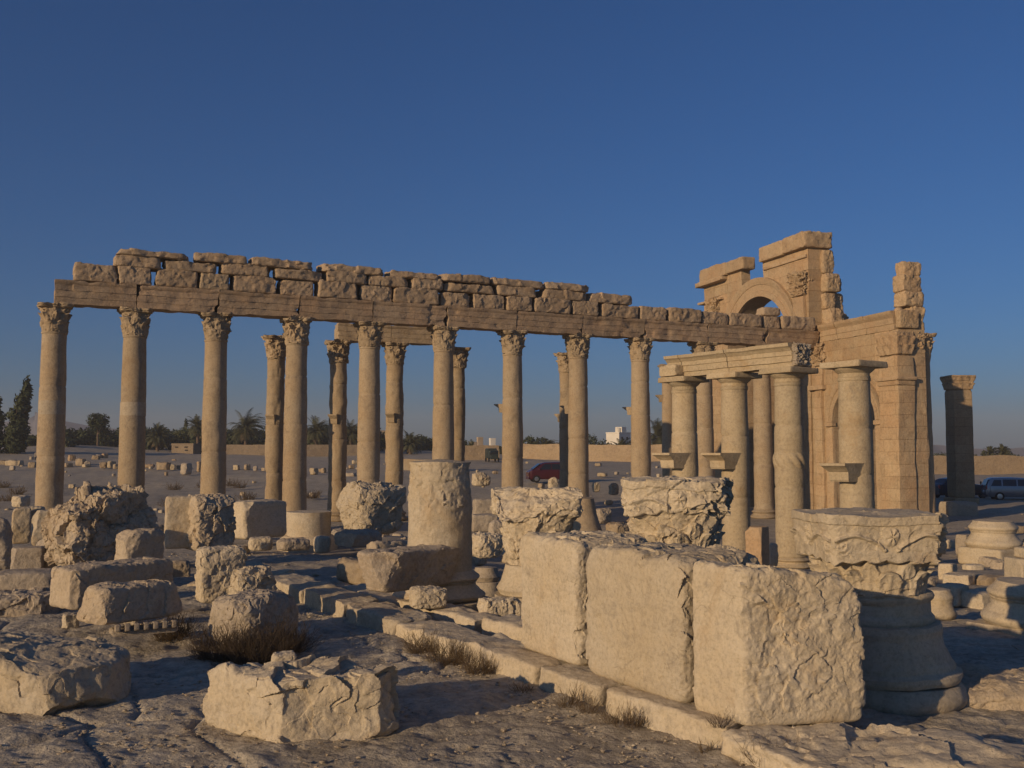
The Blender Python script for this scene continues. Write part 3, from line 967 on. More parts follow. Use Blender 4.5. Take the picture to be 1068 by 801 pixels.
# pilasters flanking the great arch and the side doorway
def pil_cap(s, y, z, w, h, seed, d=.3):
    P, q = rock_mesh((w, d, h), seed=seed, n=34, k=14, cuts=2, cutd=.05, amp=.02, freq=4, ridge=.16, taper=(1.28, 1.6))
    o = link('pilaster_capital', P, q.tolist(), M['arch_plain'], arch, sharp=35); o.location = (s, y, z); return o
for s, z0, z1 in ((11.9, 9, 13.1), (1.75, 9.2, 12.75)):
    ablock('pilaster', s - .55, s + .55, z0, z1, -.05, .2, int(s * 7), k=24, cuts=1)
pil_cap(11.9, .12, 13.1, 1.2, .95, 211, .4); pil_cap(1.75, .1, 12.75, 1.25, 1.35, 212, .45)
# ragged stones on the broken right edge
rng = random.Random(3)
for i, (z0, z1, ss, ee) in enumerate([(14.0, 15.4, .7, 1.2), (12.9, 14.0, .45, 1.2), (11.9, 12.85, .6, 1.2), (10.9, 11.9, .1, 1.2)]):
    ablock('core_stone', ss, ee, z0, z1, TH_ - .15 - .25 * (i % 2), TH_ + .6, 220 + i, 'arch_plain', k=7, cuts=6, cutd=.14, amp=.03, ridge=.03)
for i, (z0, z1, y0, y1) in enumerate([(13.0, 13.9, -2.3, -1.3), (11.8, 12.9, -2.4, -1.3), (10.7, 11.8, -2.75, -1.3)]):
    ablock('core_stone', .9, 2.6, z0, z1, y0, y1, 226 + i, 'arch_plain', k=7, cuts=6, cutd=.14, amp=.03, ridge=.03)
# lower side wing with the doorway
ds, dz_, dRo, dRi = -2.9, 5.3, 2.42, 1.84
def dintr(s): return dz_ + math.sqrt(max(dRi * dRi - (s - ds) ** 2, 0))
WT = -1.7
V, f = wall_mesh(ds + dRi, .93, flat0, lambda s: 9.85, -.08, WT, 16, 50, seed=11); link('pier', V, f, M['arch'], arch, sharp=40)
V, f = wall_mesh(-6.6, ds - dRi, flat0, lambda s: 9.85, -.08, WT, 18, 50, seed=12); link('pier', V, f, M['arch'], arch, sharp=40)
V, f = wall_mesh(ds - dRi, ds + dRi, lambda s: dintr(s), lambda s: 9.85, -.085, WT, 36, 24, seed=13); link('door_head', V, f, M['arch'], arch, sharp=40)
V, f = archivolt(ds, dz_, dRi - .01, dRo, -.15, .03, 'arch_plain', 15, 48); link('archivolt', V, f, M['arch_plain'], arch, sharp=30)
for s in (ds + (dRi + dRo) / 2 + .0, ds - (dRi + dRo) / 2 - .0):
    ablock('door_jamb', s - .3, s + .3, -.05, dz_ - .25, -.2, .03, int(230 + s), k=26, cuts=1, amp=.006)
    ablock('impost', s - .36, s + .36, dz_ - .25, dz_ - .02, -.2, .1, int(240 + s), k=20, cuts=1, amp=.006)
# entablature over the wing
for k, (s0, s1) in enumerate([(-1.55, .93), (-4.1, -1.57), (-6.35, -4.12)]):
    P, f = extrude_mesh([(-.1 + .0, 0)] + [(y, z) for y, z in densify([(.0, 0), (.0, .3), (.04, .31), (.04, .6), (.1, .68), (.2, .8), (.24, .95), (-1.5, 1.0), (-1.55, 0)], .12)], s1 - s0 - .02, .15, .014, 2, 60 + k, .04)
    o = link('entablature_block', P, f, M['arch_plain'], arch, sharp=30); o.location = (s0, -.05, 9.86)
ablock('entablature_block', -6.75, -6.36, 9.9, 10.85, -1.3, -.1, 251, k=8, cuts=6, cutd=.12, ridge=.03)
# corner pilaster: projecting shaft, small cornice, leafy capital
P0 = ablock('corner_pilaster', -6.72, -5.25, -.05, 8.55, -.86, .14, 252, 'arch', k=40, cuts=0, amp=.008, n=40)
ablock('pilaster_cornice', -6.92, -5.15, 7.25, 7.42, -.95, .32, 253, k=22, cuts=1, amp=.008)
ablock('pilaster_cornice', -6.82, -5.2, 7.0, 7.24, -.9, .22, 254, k=22, cuts=1, amp=.008)
P, q = rock_mesh((1.5, .98, 1.15), seed=255, n=56, k=22, cuts=1, cutd=.05, amp=.008, taper=(1.14, 1.2))
zz = P[:, 2] / 1.15; per = P[:, 0] + P[:, 1]
leaf = np.abs(np.sin(per * 8)) * (1 - ((zz * 2.2) % 1)) * .0 + np.sin(per * 13) * .04 * ((zz * 2.3) % 1)
nrm = P[:, :2] / (np.linalg.norm(P[:, :2], axis=1)[:, None] + 1e-6)
kk = ((zz < .82) * (leaf + .07 * ((zz * 2.3) % 1) ** 2))[:, None]
P[:, :2] += nrm * kk; P += vfbm(P * 5, 5, 3) * .02
o = link('pilaster_capital', P, q.tolist(), M['arch_plain'], arch, sharp=35); o.location = (-5.98, -.36, 8.56)
# second pier slice and engaged column on the end wall
ablock('end_pier', -6.6, -5.3, -.05, 8.6, -1.72, -.9, 256, 'arch', k=40, cuts=0, amp=.012, n=40)
P, f = capital_mesh(.42, .5, 1.15, 80, 40, seed=9, worn=.04); o = link('engaged_capital', P, f, M['arch_plain'], arch, sharp=50); o.location = (-5.95, -2.05, 8.56)
P, q = rock_mesh((1.2, .75, 1.15), seed=257, n=40, k=20, cuts=1, amp=.02, ridge=.12, freq=5, taper=(1.1, 1.1))
o = link('pilaster_capital', P, q.tolist(), M['arch_plain'], arch, sharp=35); o.location = (-5.95, -1.32, 8.58)
P, f = lathe_mesh([(.5, 0), (.5, .3), (.46, .4)] + [(.46 - .004 * k, .4 + k * .3) for k in range(1, 27)] + [(.42, 8.56)], 40, .015, 1.5, 8, dent=.05)
o = link('engaged_column', P, f, M['arch_plain'], arch, sharp=45); o.location = (-5.95, -2.05, 0)
V, f = wall_mesh(-.3, 6.0, flat0, lambda s: 8.4, -3.0, -3.8, 14, 20, seed=19); link('rear_wall', V, f, M['arch'], arch, sharp=40)
V, f = wall_mesh(cs + Ri - .2, 13.3, flat0, lambda s: 9.0, TH_ * 1.6 - .02, -6.5, 10, 20, seed=20); link('rear_wall', V, f, M['arch'], arch, sharp=40)
V, f = wall_mesh(1.0, cs + 2.2, flat0, lambda s: 7.6, -6.6, -7.6, 10, 20, seed=22); link('rear_wall', V, f, M['arch'], arch, sharp=40)
# ruined stack on the right corner
for i, (z0, z1, s0, s1, y0, y1) in enumerate([(9.72, 11.15, -6.6, -5.75, -1.75, -.95), (11.05, 11.85, -6.62, -5.7, -1.78, -.5), (11.8, 12.72, -6.55, -5.72, -1.7, -.45), (12.66, 13.4, -6.5, -5.78, -1.72, -.6)]):
    ablock('corner_stack_block', s0, s1, z0, z1, y0, y1, 260 + i, 'arch_plain', k=8, cuts=7, cutd=.15, amp=.03, ridge=.035, cell=.3)
P, f = lathe_mesh([(.1, 0), (.2, .02), (.24, .2), (.24, .5), (.15, .6)], 20, .03, 2, 3); o = link('corner_stack_block', P, f, M['arch_plain'], arch); o.location = (-6.3, -.35, 10.4)
# carved pilaster beside the side doorway and dado blocks
ablock('pilaster', -.25, .45, -.05, 8.5, -.15, .1, 270, 'arch', k=34, cuts=0, amp=.01, n=40)
pil_cap(.1, -.02, 8.5, .8, 1.3, 271, .45)
ablock('pilaster_cornice', -.45, .95, 7.15, 7.4, -.15, .25, 272, k=20, cuts=1)

# square pier far right
pr = W(1001.5, 480, 70.0)
c = thing('square_pier', 'isolated square stone pier with a leafy capital, standing before the parked cars', 'pier', (pr.x, pr.y, T(pr.x, pr.y)), .05)
P, q = rock_mesh((1.8, 1.7, .5), seed=301, n=26, k=20, cuts=2, cutd=.06, amp=.01); o = link('base', P, q.tolist(), M['arch_plain'], c, sharp=40)
P, q = rock_mesh((1.36, 1.3, 7.5), seed=302, n=60, k=24, cuts=0, amp=.003); o = link('shaft', P, q.tolist(), M['arch'], c, sharp=40); o.location = (0, 0, .46)
P, q = rock_mesh((1.42, 1.36, .98), seed=303, n=56, k=22, cuts=0, amp=.006, taper=(1.2, 1.2))
zz = P[:, 2] / .98; per = P[:, 0] - P[:, 1]; nrm = P[:, :2] / (np.linalg.norm(P[:, :2], axis=1)[:, None] + 1e-6)
kk = (np.sin(per * 14) * .03 * ((zz * 2.2) % 1) + .09 * ((zz * 2.2) % 1) ** 2 * (zz < .85) + .06 * (zz > .86) + .05 * np.abs(np.sin(per * 2.4)) * (zz > .6))[:, None]
P[:, :2] += nrm * kk; P += vfbm(P * 6, 5, 3) * .015
o = link('capital', P, q.tolist(), M['arch_plain'], c, sharp=35); o.location = (0, 0, 7.95)
# ------------------------------------------------------------------ fallen stones, bases, drums and capitals
def block(name, label, cat, u0, u1, v0, v1, Y=None, rot=30, ratio=.8, mat='fore', sink=.03, group=None, lift=None, **kw):
    """rock whose outline spans u0..u1, v0..v1 seen from the photograph; stands on the ground there"""
    uc = (u0 + u1) / 2
    if Y is None: Y = hit(uc, v1)
    r = math.radians(rot)
    w = (u1 - u0) * Y / F
    L = w / (abs(math.cos(r)) + ratio * abs(math.sin(r))); D = L * ratio
    a, bt = ray(uc, v0)
    depth = (L * abs(math.sin(r)) + D * abs(math.cos(r))) / 2
    Yc = Y + depth * .8
    x = a * Yc
    zb = CZ + ray(uc, v1)[1] * Y - sink
    zt = CZ + bt * (Y + depth * (.9 if bt < 0 else .2))
    L *= Yc / Y * .985; D *= Yc / Y * .985
    kw.setdefault('seed', int(u0 * 7 + v0))
    return rock(name, label, cat, (x, Yc, zb), (L, D, max(zt - zb, .08)), r, M[mat], group, **kw)

# kerb: a line of long stones with a lit outer face
K0 = Vector((1.62, 7.87)); KD = Vector((-.53, .848)).normalized(); KN = Vector((KD.y, -KD.x))
def kerb(s0, s1, w, z0, z1, label, seed, off=0.0, tiltx=0, mat='fore', name='kerb_stone', group='kerb stones along the raised platform', **kw):
    c = K0 + KD * (s0 + s1) / 2 + KN * (w / 2 + off)
    ang = math.atan2(KD.y, KD.x)
    k = dict(k=14, cuts=4, cutd=.09, amp=.014, freq=3, n=60); k.update(kw)
    return rock(name, label, 'kerb stone', (c.x, c.y, z0), (s1 - s0 - .03, w, z1 - z0), ang, M[mat], group, seed=seed, tilt=(0, tiltx), **k)
kerb(-1.35, .02, .62, 1.16, 1.46, 'sunlit kerb stone nearest the camera, tipping down below the third big block', 401, off=-.06, tiltx=-.05, ridge=.02)
kerb(.05, 1.55, .6, 1.16, 1.5, 'sunlit kerb stone under the gap of the second and third big blocks', 402)
kerb(1.58, 2.62, .6, 1.16, 1.5, 'sunlit kerb stone under the left corner of the second big block', 403)
kerb(2.65, 4.35, .62, 1.16, 1.51, 'sunlit kerb stone whose right end runs under the first big block', 404)
kerb(4.38, 5.9, .6, 1.16, 1.47, 'kerb stone with a tuft of dry grass before it, left of the big blocks', 405, mat='fore')
kerb(5.92, 7.5, .62, 1.05, 1.49, 'half shaded kerb stone with a rounded sunlit nose', 406, mat='fore', k=20, ridge=.012)
kerb(7.51, 9.2, .64, 1.0, 1.5, 'shaded kerb stone beyond the rounded one, below the fallen cornice block', 407, mat='fore', k=22)
kerb(9.21, 11.2, .66, .95, 1.51, 'farthest kerb stone, near the round rock with shrubs', 408, mat='fore', k=22)
kerb(11.21, 13.4, .68, .9, 1.52, 'kerb block beyond the farthest kerb stone, under the low broken stones', 412, mat='fore', k=22)
kerb(2.9, 5.4, .5, 1.05, 1.52, 'inner paving stone behind the kerb, touching the first big block', 409, off=.95, mat='fore', name='paving_stone', group='inner row of paving stones')
kerb(5.5, 7.8, .5, 1.05, 1.46, 'inner paving stone behind the kerb, sunlit along its top edge', 410, off=.95, mat='fore', name='paving_stone', group='inner row of paving stones')
kerb(7.9, 10.2, .55, 1.02, 1.4, 'inner paving stone far up the row, before the fallen cornice block', 411, off=1.0, mat='fore', name='paving_stone', group='inner row of paving stones')
# platform fill behind the kerb
c = K0 + KD * 3.0 + KN * 1.9

# the three big blocks on the kerb
def big(label, A, B, Cc, Dd, z0, zA, seed, **kw):
    """A,B front-left face bottom ends (far, near); Cc near-right, Dd far-right; x axis A->B"""
    z = [zA] * 4 if isinstance(zA, (int, float)) else zA
    cor = [(A[0], A[1], z0), (B[0], B[1], z0), (Dd[0], Dd[1], z0), (Cc[0], Cc[1], z0),
           (A[0], A[1], z[0]), (B[0], B[1], z[1]), (Dd[0], Dd[1], z[2]), (Cc[0], Cc[1], z[3])]
    ctr = np.array(cor)[:, :2].mean(0)
    cor = [(x - ctr[0], y - ctr[1], zz) for x, y, zz in cor]
    Lx = math.dist(A, B); Ly = math.dist(A, Dd)
    P, q = rock_mesh((Lx, Ly, z[0] - z0), seed=seed, corners=cor, **kw)
    o = link('stone_block', P, q.tolist(), M['fore'], sharp=42)
    o.location = (ctr[0], ctr[1], 0)
    return tag(o, label, 'stone block', 'three big blocks on the kerb')
dK = Vector((.495, -.869)); nK = Vector((.869, .495))
def kp(a, b): return tuple(Vector((.07, 11.0)) + dK * a + nK * b)
def wgt(smooth_side, lo=.25):
    """weight: quiet tooling on the dressed face, full roughness on the others"""
    def fn(U):
        w = np.maximum(sstep(-.985, -.90, U[:, 1]), .8 * np.maximum(sstep(.90, .985, np.abs(U[:, 0])), sstep(.93, .99, U[:, 2])))
        return lo + (1 - lo) * w
    return fn
big('first big pale block on the kerb, leftmost of three, with a chipped right edge', kp(0, 0), kp(1.14, .0), kp(1.16, .92), kp(.08, 1.0), 1.49, [2.74, 2.70, 2.72, 2.75], 501, n=120, k=14, cuts=0, amp=.012, freq=3, ridge=.026, weight=wgt(1))
big('second big pale block on the kerb, middle of three, with an orange stain low down', kp(1.33, -.06), kp(2.84, -.07), kp(2.80, .95), kp(1.40, .98), 1.48, [2.72, 2.72, 2.70, 2.72], 502, n=130, k=12, cuts=0, amp=.011, freq=3, ridge=.024, weight=wgt(1))
big('third big block on the kerb, nearest the camera, its right face rough and broken', (1.47, 8.42), (1.80, 7.93), (2.80, 8.08), (2.45, 9.0), 1.47, [2.72, 2.72, 2.52, 2.62], 503, n=150, k=16, cuts=0, planes=((.55, 0, .85, .74), (.9, 0, .4, .715)), amp=.012, freq=3.4, ridge=.026, fine=1.2, weight=wgt(1, .14))

# foreground boulders
def slab4(name, label, cat, A, B, Cc, Dd, z0, zt, seed, mat='fore', group=None, **kw):
    cor = [(*A, z0), (*B, z0), (*Dd, z0), (*Cc, z0), (*A, zt[0]), (*B, zt[1]), (*Dd, zt[3]), (*Cc, zt[2])]
    ctr = np.array(cor)[:, :2].mean(0)
    cor = [(x - ctr[0], y - ctr[1], zz) for x, y, zz in cor]
    P, q = rock_mesh((math.dist(A, B), math.dist(A, Dd), max(zt) - z0), seed=seed, corners=cor, **kw)
    o = link(name, P, q.tolist(), M[mat], sharp=42); o.location = (ctr[0], ctr[1], 0)
    return tag(o, label, cat, group)
slab4('boulder', 'long low fractured sunlit boulder alone on the paving, lower centre left', 'boulder', (-2.78, 8.85), (-1.47, 7.93), (-.94, 8.52), (-2.15, 9.45), 1.26, (1.85, 1.76, 1.84, 1.70), 615, n=170, k=11, cuts=4, cutd=.12, amp=.02, freq=2.0, ridge=.036, fine=.8, cell=.22, planes=((-.2, .6, .8, .36), (-.9, -.1, -.45, .76)))
slab4('boulder', 'big sloping pale boulder at the left edge, undercut below, with a smooth slanting top', 'boulder', (-5.35, 9.3), (-3.74, 8.92), (-3.62, 9.95), (-5.1, 10.35), 1.24, (1.90, 1.60, 1.74, 1.88), 79, mat='fore', n=170, k=8, cuts=5, cutd=.14, amp=.02, ridge=.024, cell=.28, fine=.8, planes=((.55, -.5, -.75, .62), (.7, -.6, .3, .66)))
block('rubble_stone', 'small pale stone perched behind the long fractured boulder', 'stone', 281, 312, 680, 704, 9.7, rot=20, n=30, k=5, cuts=7, amp=.04, seed=3, lift=0)
block('flat_slab', 'low rough slab at the left edge behind the huge boulder', 'slab', -30, 68, 617, 646, None, rot=15, ratio=.7, mat='grey', n=70, k=6, amp=.02, ridge=.04, seed=9)
block('cornice_block', 'shadowed carved cornice block with a lit broken left end, below the craggy rock', 'cornice block', 64, 173, 586, 634, 12.6, rot=52, ratio=.42, mat='fore_rough', n=110, k=10, cuts=3, cutd=.08, amp=.012, ridge=.014, seed=15)
block('cornice_block', 'lower moulded cornice block with dentils underneath, its broken end catching the sun', 'cornice block', 84, 189, 607, 650, 11.4, rot=50, ratio=.5, mat='fore_rough', n=110, k=8, cuts=4, cutd=.14, amp=.014, ridge=.018, seed=21, taper=(.8, .8))
dn = thing('dentil_course', 'fragment of dentil moulding in the shade under the lower cornice block', 'moulding', W(150, 660, 11.75).to_tuple(), .5)
dn.scale = (.85, .7, .62)
P, q = rock_mesh((.85, .4, .12), seed=33, n=24, k=16, cuts=1, amp=.01); o = link('slab', P, q.tolist(), M['grey'], dn, sharp=40)  # slab and dentils: grey tone stands in for shade under the cornice block
for i in range(7):
    P, q = rock_mesh((.07, .12, .13), seed=34 + i, n=6, k=14, cuts=0, amp=.01); o = link('dentil', P, q.tolist(), M['grey'], dn); o.location = (-.36 + i * .12, -.22, .1)
block('craggy_rock', 'large craggy lump of broken carved stone towering over the left foreground', 'rock', 47, 172, 510, 602, 16.5, rot=45, ratio=.8, mat='fore_rough', n=130, k=4, cuts=9, cutd=.24, amp=.035, freq=3.4, ridge=.085, cell=.3, holes=.03, seed=45, fine=.8)
block('rubble_stone', 'shaded stone leaning at the right foot of the large craggy rock', 'stone', 120, 172, 552, 604, 15.6, rot=50, ratio=.7, mat='fore_rough', n=50, k=5, cuts=6, amp=.03, seed=46)
G_ = 'blocks of the low ruined wall at the left'
block('wall_block', 'upright pale block at the far left of the low ruined wall', 'stone block', 12, 34, 529, 566, 19.5, rot=25, ratio=.8, n=40, k=9, amp=.02, seed=51, group=G_)
block('wall_block', 'stepped pale block in the low ruined wall, touching the craggy rock', 'stone block', 33, 72, 532, 569, 19.0, rot=20, ratio=.6, n=50, k=8, cuts=7, cutd=.2, amp=.02, seed=52, group=G_)
block('wall_block', 'small ochre stone set between two pale blocks of the low ruined wall', 'stone', 27, 47, 528, 545, 19.9, rot=10, ratio=.8, n=30, k=5, amp=.03, seed=53, group=G_)
block('wall_block', 'dark square block in shadow under the low ruined wall', 'stone block', 11, 48, 570, 598, 17.2, rot=20, ratio=.8, mat='grey', n=40, k=12, amp=.015, seed=54, group=G_)
block('wall_block', 'dark broken stone under the stepped pale block', 'stone', 38, 66, 562, 594, 17.6, rot=60, ratio=.9, mat='grey', n=40, k=5, amp=.03, seed=55, group=G_)
block('boulder', 'shaded rounded boulder at the left edge before the low ruined wall', 'boulder', -25, 16, 540, 604, 18.5, rot=30, mat='grey', n=50, k=4, amp=.03, seed=56)
block('flat_slab', 'smooth dark sloping slab at the foot of the low ruined wall', 'slab', -6, 62, 594, 626, 14.8, rot=15, ratio=.7, mat='grey', n=50, k=6, amp=.012, seed=57)
for i, (u0, u1, v0, v1, lb) in enumerate([(2, 22, 606, 622, 'small stone on the dark slope under the smooth dark slab'), (176, 200, 585, 604, 'small shaded stone between the craggy rock and the tapering block'), (64, 84, 640, 656, 'small stone wedged left of the lower cornice block'),
        (238, 262, 568, 577, 'small pale stone lying left of the low broken stones'), (14, 30, 517, 528, 'little stone on top of the low ruined wall'), (128, 146, 640, 652, 'small stone by the dentil moulding')]):
    block('rubble_stone', lb, 'stone', u0, u1, v0, v1, None if v1 > 560 else 20.4, rot=20 * i, n=26, k=5, amp=.04, seed=60 + i, mat='grey' if i in (0, 1) else 'fore')
# grooved two-part stone
g2 = thing('grooved_stone', 'upright two-part stone with a vertical groove, smooth left half and rough right half', 'stone block', W(203, 570, 21).to_tuple(), 0)
P, q = rock_mesh((.55, .62, 1.08), seed=71, n=54, k=12, cuts=3, cutd=.08, amp=.012); o = link('smooth_half', P, q.tolist(), M['fore'], g2, sharp=42); o.location = (-.42, .25, -.05); o.rotation_euler = (0, 0, .35)
P, q = rock_mesh((.85, .8, 1.14), seed=72, n=70, k=9, cuts=4, cutd=.12, amp=.018, ridge=.06, freq=4, cell=.26, fine=.7); o = link('rough_half', P, q.tolist(), M['fore_rough'], g2, sharp=42); o.location = (.2, .3, -.1); o.rotation_euler = (0, 0, .7)
block('stone_block', 'square block with a lit left face, between the grooved stone and the round base drum', 'stone block', 242, 297, 522, 562, 27, rot=57, ratio=.45, n=60, k=10, cuts=4, amp=.018, seed=81)
block('stone_block', 'tapering upright block with rough carved front, narrow at the foot', 'stone block', 203, 258, 570, 628, 14.8, rot=30, ratio=.6, mat='fore', n=80, k=8, cuts=5, cutd=.14, amp=.016, ridge=.03, seed=82)
bpy.data.objects[-1] if False else None
block('rock', 'jagged sunlit rock right of the tapering block', 'rock', 237, 295, 592, 630, 13.6, rot=40, ratio=.7, mat='fore', n=70, k=4, cuts=9, cutd=.25, amp=.04, ridge=.04, seed=83)
block('rock', 'rounded half shaded rock with dry shrubs at its foot', 'rock', 213, 318, 617, 676, 11.8, rot=50, ratio=.8, mat='grey', n=90, k=3.6, cuts=6, cutd=.16, amp=.03, ridge=.02, seed=84)
for i, (u0, u1, v0, v1, lb) in enumerate([(258, 286, 560, 574, 'low broken stone below the square block'), (286, 326, 562, 574, 'dark low stone behind the kerb end, under the round base drum'), (326, 346, 559, 576, 'small jagged stone right under the round base drum'), (345, 402, 553, 570, 'low flat slab under the undercut capital boulder')]):
    block('rubble_stone', lb, 'stone', u0, u1, v0, v1, 24.5 - i * .3, rot=20 + 10 * i, n=36, k=5, amp=.035, seed=86 + i, mat='grey' if i in (1, 3) else 'fore')

def lathe_thing(name, label, cat, u, Y, zb, parts, mat='fore', group=None):
    a = ray(u, 560)[0]
    t = thing(name, label, cat, (a * Y, Y, zb), 0, group)
    for pn, prof, z, kw in parts:
        mt = kw.pop('mat', mat)
        P, f = lathe_mesh(densify(prof, kw.pop('step', .06)), kw.pop('n', 72), kw.pop('amp', .012), kw.pop('freq', 2.2), kw.pop('seed', 1), dent=kw.pop('dent', .04), flake=kw.pop('flake', None))
        o = link(pn, P, f, M[mt], t, sharp=45); o.location = (0, 0, z)
    return t
lathe_thing('moulded_pedestal', 'round column base drum with a moulded foot, before the fourth front column', 'column base', 322, 26.2, 1.02,
            [('drum', [(.1, .45), (.57, .45), (.56, .55), (.58, 1.06), (.1, 1.08)], 0, dict(dent=.08, seed=4)), ('foot_moulding', [(.1, 0), (.74, 0), (.75, .28), (.71, .38), (.6, .45), (.1, .46)], 0, dict(seed=5))])
block('capital_boulder', 'undercut boulder shaped like a worn capital, lit on its left half', 'boulder', 355, 419, 504, 558, 25.5, rot=45, ratio=.9, mat='fore', n=90, k=6, cuts=5, cutd=.12, amp=.02, ridge=.06, cell=.3, fine=.7, freq=3, seed=91, taper=(1.35, 1.35))
lathe_thing('broken_drum', 'tall broken column drum with flaking upper half on a stepped round base', 'column drum', 458.5, 15.9, 1.05,
            [('drum', [(.1, .72), (.505, .72), (.5, 1.0), (.495, 1.7), (.485, 2.4), (.1, 2.44)], 0, dict(dent=.04, amp=.01, n=150, step=.025, seed=7, flake=(1.45, 1.75, .035, .16))),
             ('base', [(r, z) for r, z in [(.1, .28)] + [(a, b + .28) for a, b in attic_prof(.5, .46)] + [(.1, .74)]], 0, dict(seed=8, amp=.012, dent=.03)),
             ('plinth', [(.1, 0), (.78, 0), (.8, .27), (.1, .28)], 0, dict(seed=9))], 'fore')
block('cornice_block', 'fallen overhanging cornice block with a dark face and sunlit top edge, before the tall drum', 'cornice block', 385, 470, 571, 616, 14.4, rot=50, ratio=.3, mat='grey', n=110, k=12, cuts=3, cutd=.08, amp=.012, ridge=.018, seed=95, taper=(1.2, 1.5))
block('flat_slab', 'low light broken slab beneath the fallen cornice block', 'slab', 425, 468, 612, 634, 13.9, rot=20, ratio=.8, n=50, k=6, amp=.03, ridge=.03, seed=96)
block('flat_slab', 'half buried slab between the tall drum and the first big block', 'slab', 497, 545, 624, 650, 13.6, rot=15, ratio=.6, mat='fore', n=50, k=7, amp=.02, ridge=.05, seed=97)
block('rubble_stone', 'light jagged stone behind the tall drum on its right', 'stone', 487, 528, 556, 582, 22, rot=30, n=50, k=4, cuts=8, amp=.04, ridge=.04, seed=98)
block('rubble_stone', 'shaded round stone left of the leafy broken capital', 'stone', 508, 527, 543, 566, 24, rot=30, mat='grey', n=36, k=3.5, amp=.04, seed=99)
lathe_thing('small_base', 'small round base on a square stub between the tall drum and the leafy broken capital', 'column base', 507, 18.5, 1.02, [('moulding', [(.08, .25), (.22, .25), (.27, .33), (.22, .42), (.2, .5), (.08, .52)], 0, dict(seed=2)), ('stub', [(.08, 0), (.3, 0), (.3, .25), (.08, .26)], 0, dict(seed=3, n=24))], 'grey')
for i, (u0, u1, v0, v1, Y, lb) in enumerate([(488, 520, 536, 546, 30, 'small squared stone in the row right of the tall drum'), (492, 520, 520, 536, 33, 'dark stone behind the squared row right of the tall drum')]):
    block('rubble_stone', lb, 'stone', u0, u1, v0, v1 + 8, Y, rot=10, n=26, k=9, amp=.02, seed=110 + i, mat='grey')

# capitals in the foreground
def big_capital(name, label, u, Y, ztop, zbot, rb, rt, seed, cutl=(), worn=.05, rot=0.0, relief=1.3, chip=.0, n=300, m=130, mat='fore', ridge=.03, ab=(1.06, .2, .82)):
    a = ray(u, 540)[0]
    h = ztop - zbot
    P, f = capital_mesh(rb, rt, h, n, m, seed, worn=.0, relief=relief, ab=ab)
    N = P - np.array([[0, 0, h * .4]]); N /= np.linalg.norm(N, axis=1)[:, None] + 1e-6
    P = P + vfbm(P * 2.4 + seed, seed, 4, .6) * worn + chips(P, N, .26, ridge * rt, seed) + chips(P, N, .10, ridge * rt * .45, seed + 9)
    e = fbm(P * 1.7 + seed * 1.3, seed + 30, 3)
    k = np.clip(e - .1, 0, 1)[:, None] * chip
    axis = np.array([[0, 0, h * .5]])
    P = P + (axis - P) * k * np.array([[1, 1, .3]])
    for d, lim in cutl:
        d = np.array(d, float); d /= np.linalg.norm(d)
        ee = P @ d - lim + fbm(P * 4, seed + 3, 3) * .035
        P = P - np.maximum(ee, 0)[:, None] * d[None]
    t = thing(name, label, 'capital', (a * Y, Y, zbot), 0)
    return link('bell', P, f, M[mat], t, sharp=50, rotz=rot), t, a * Y
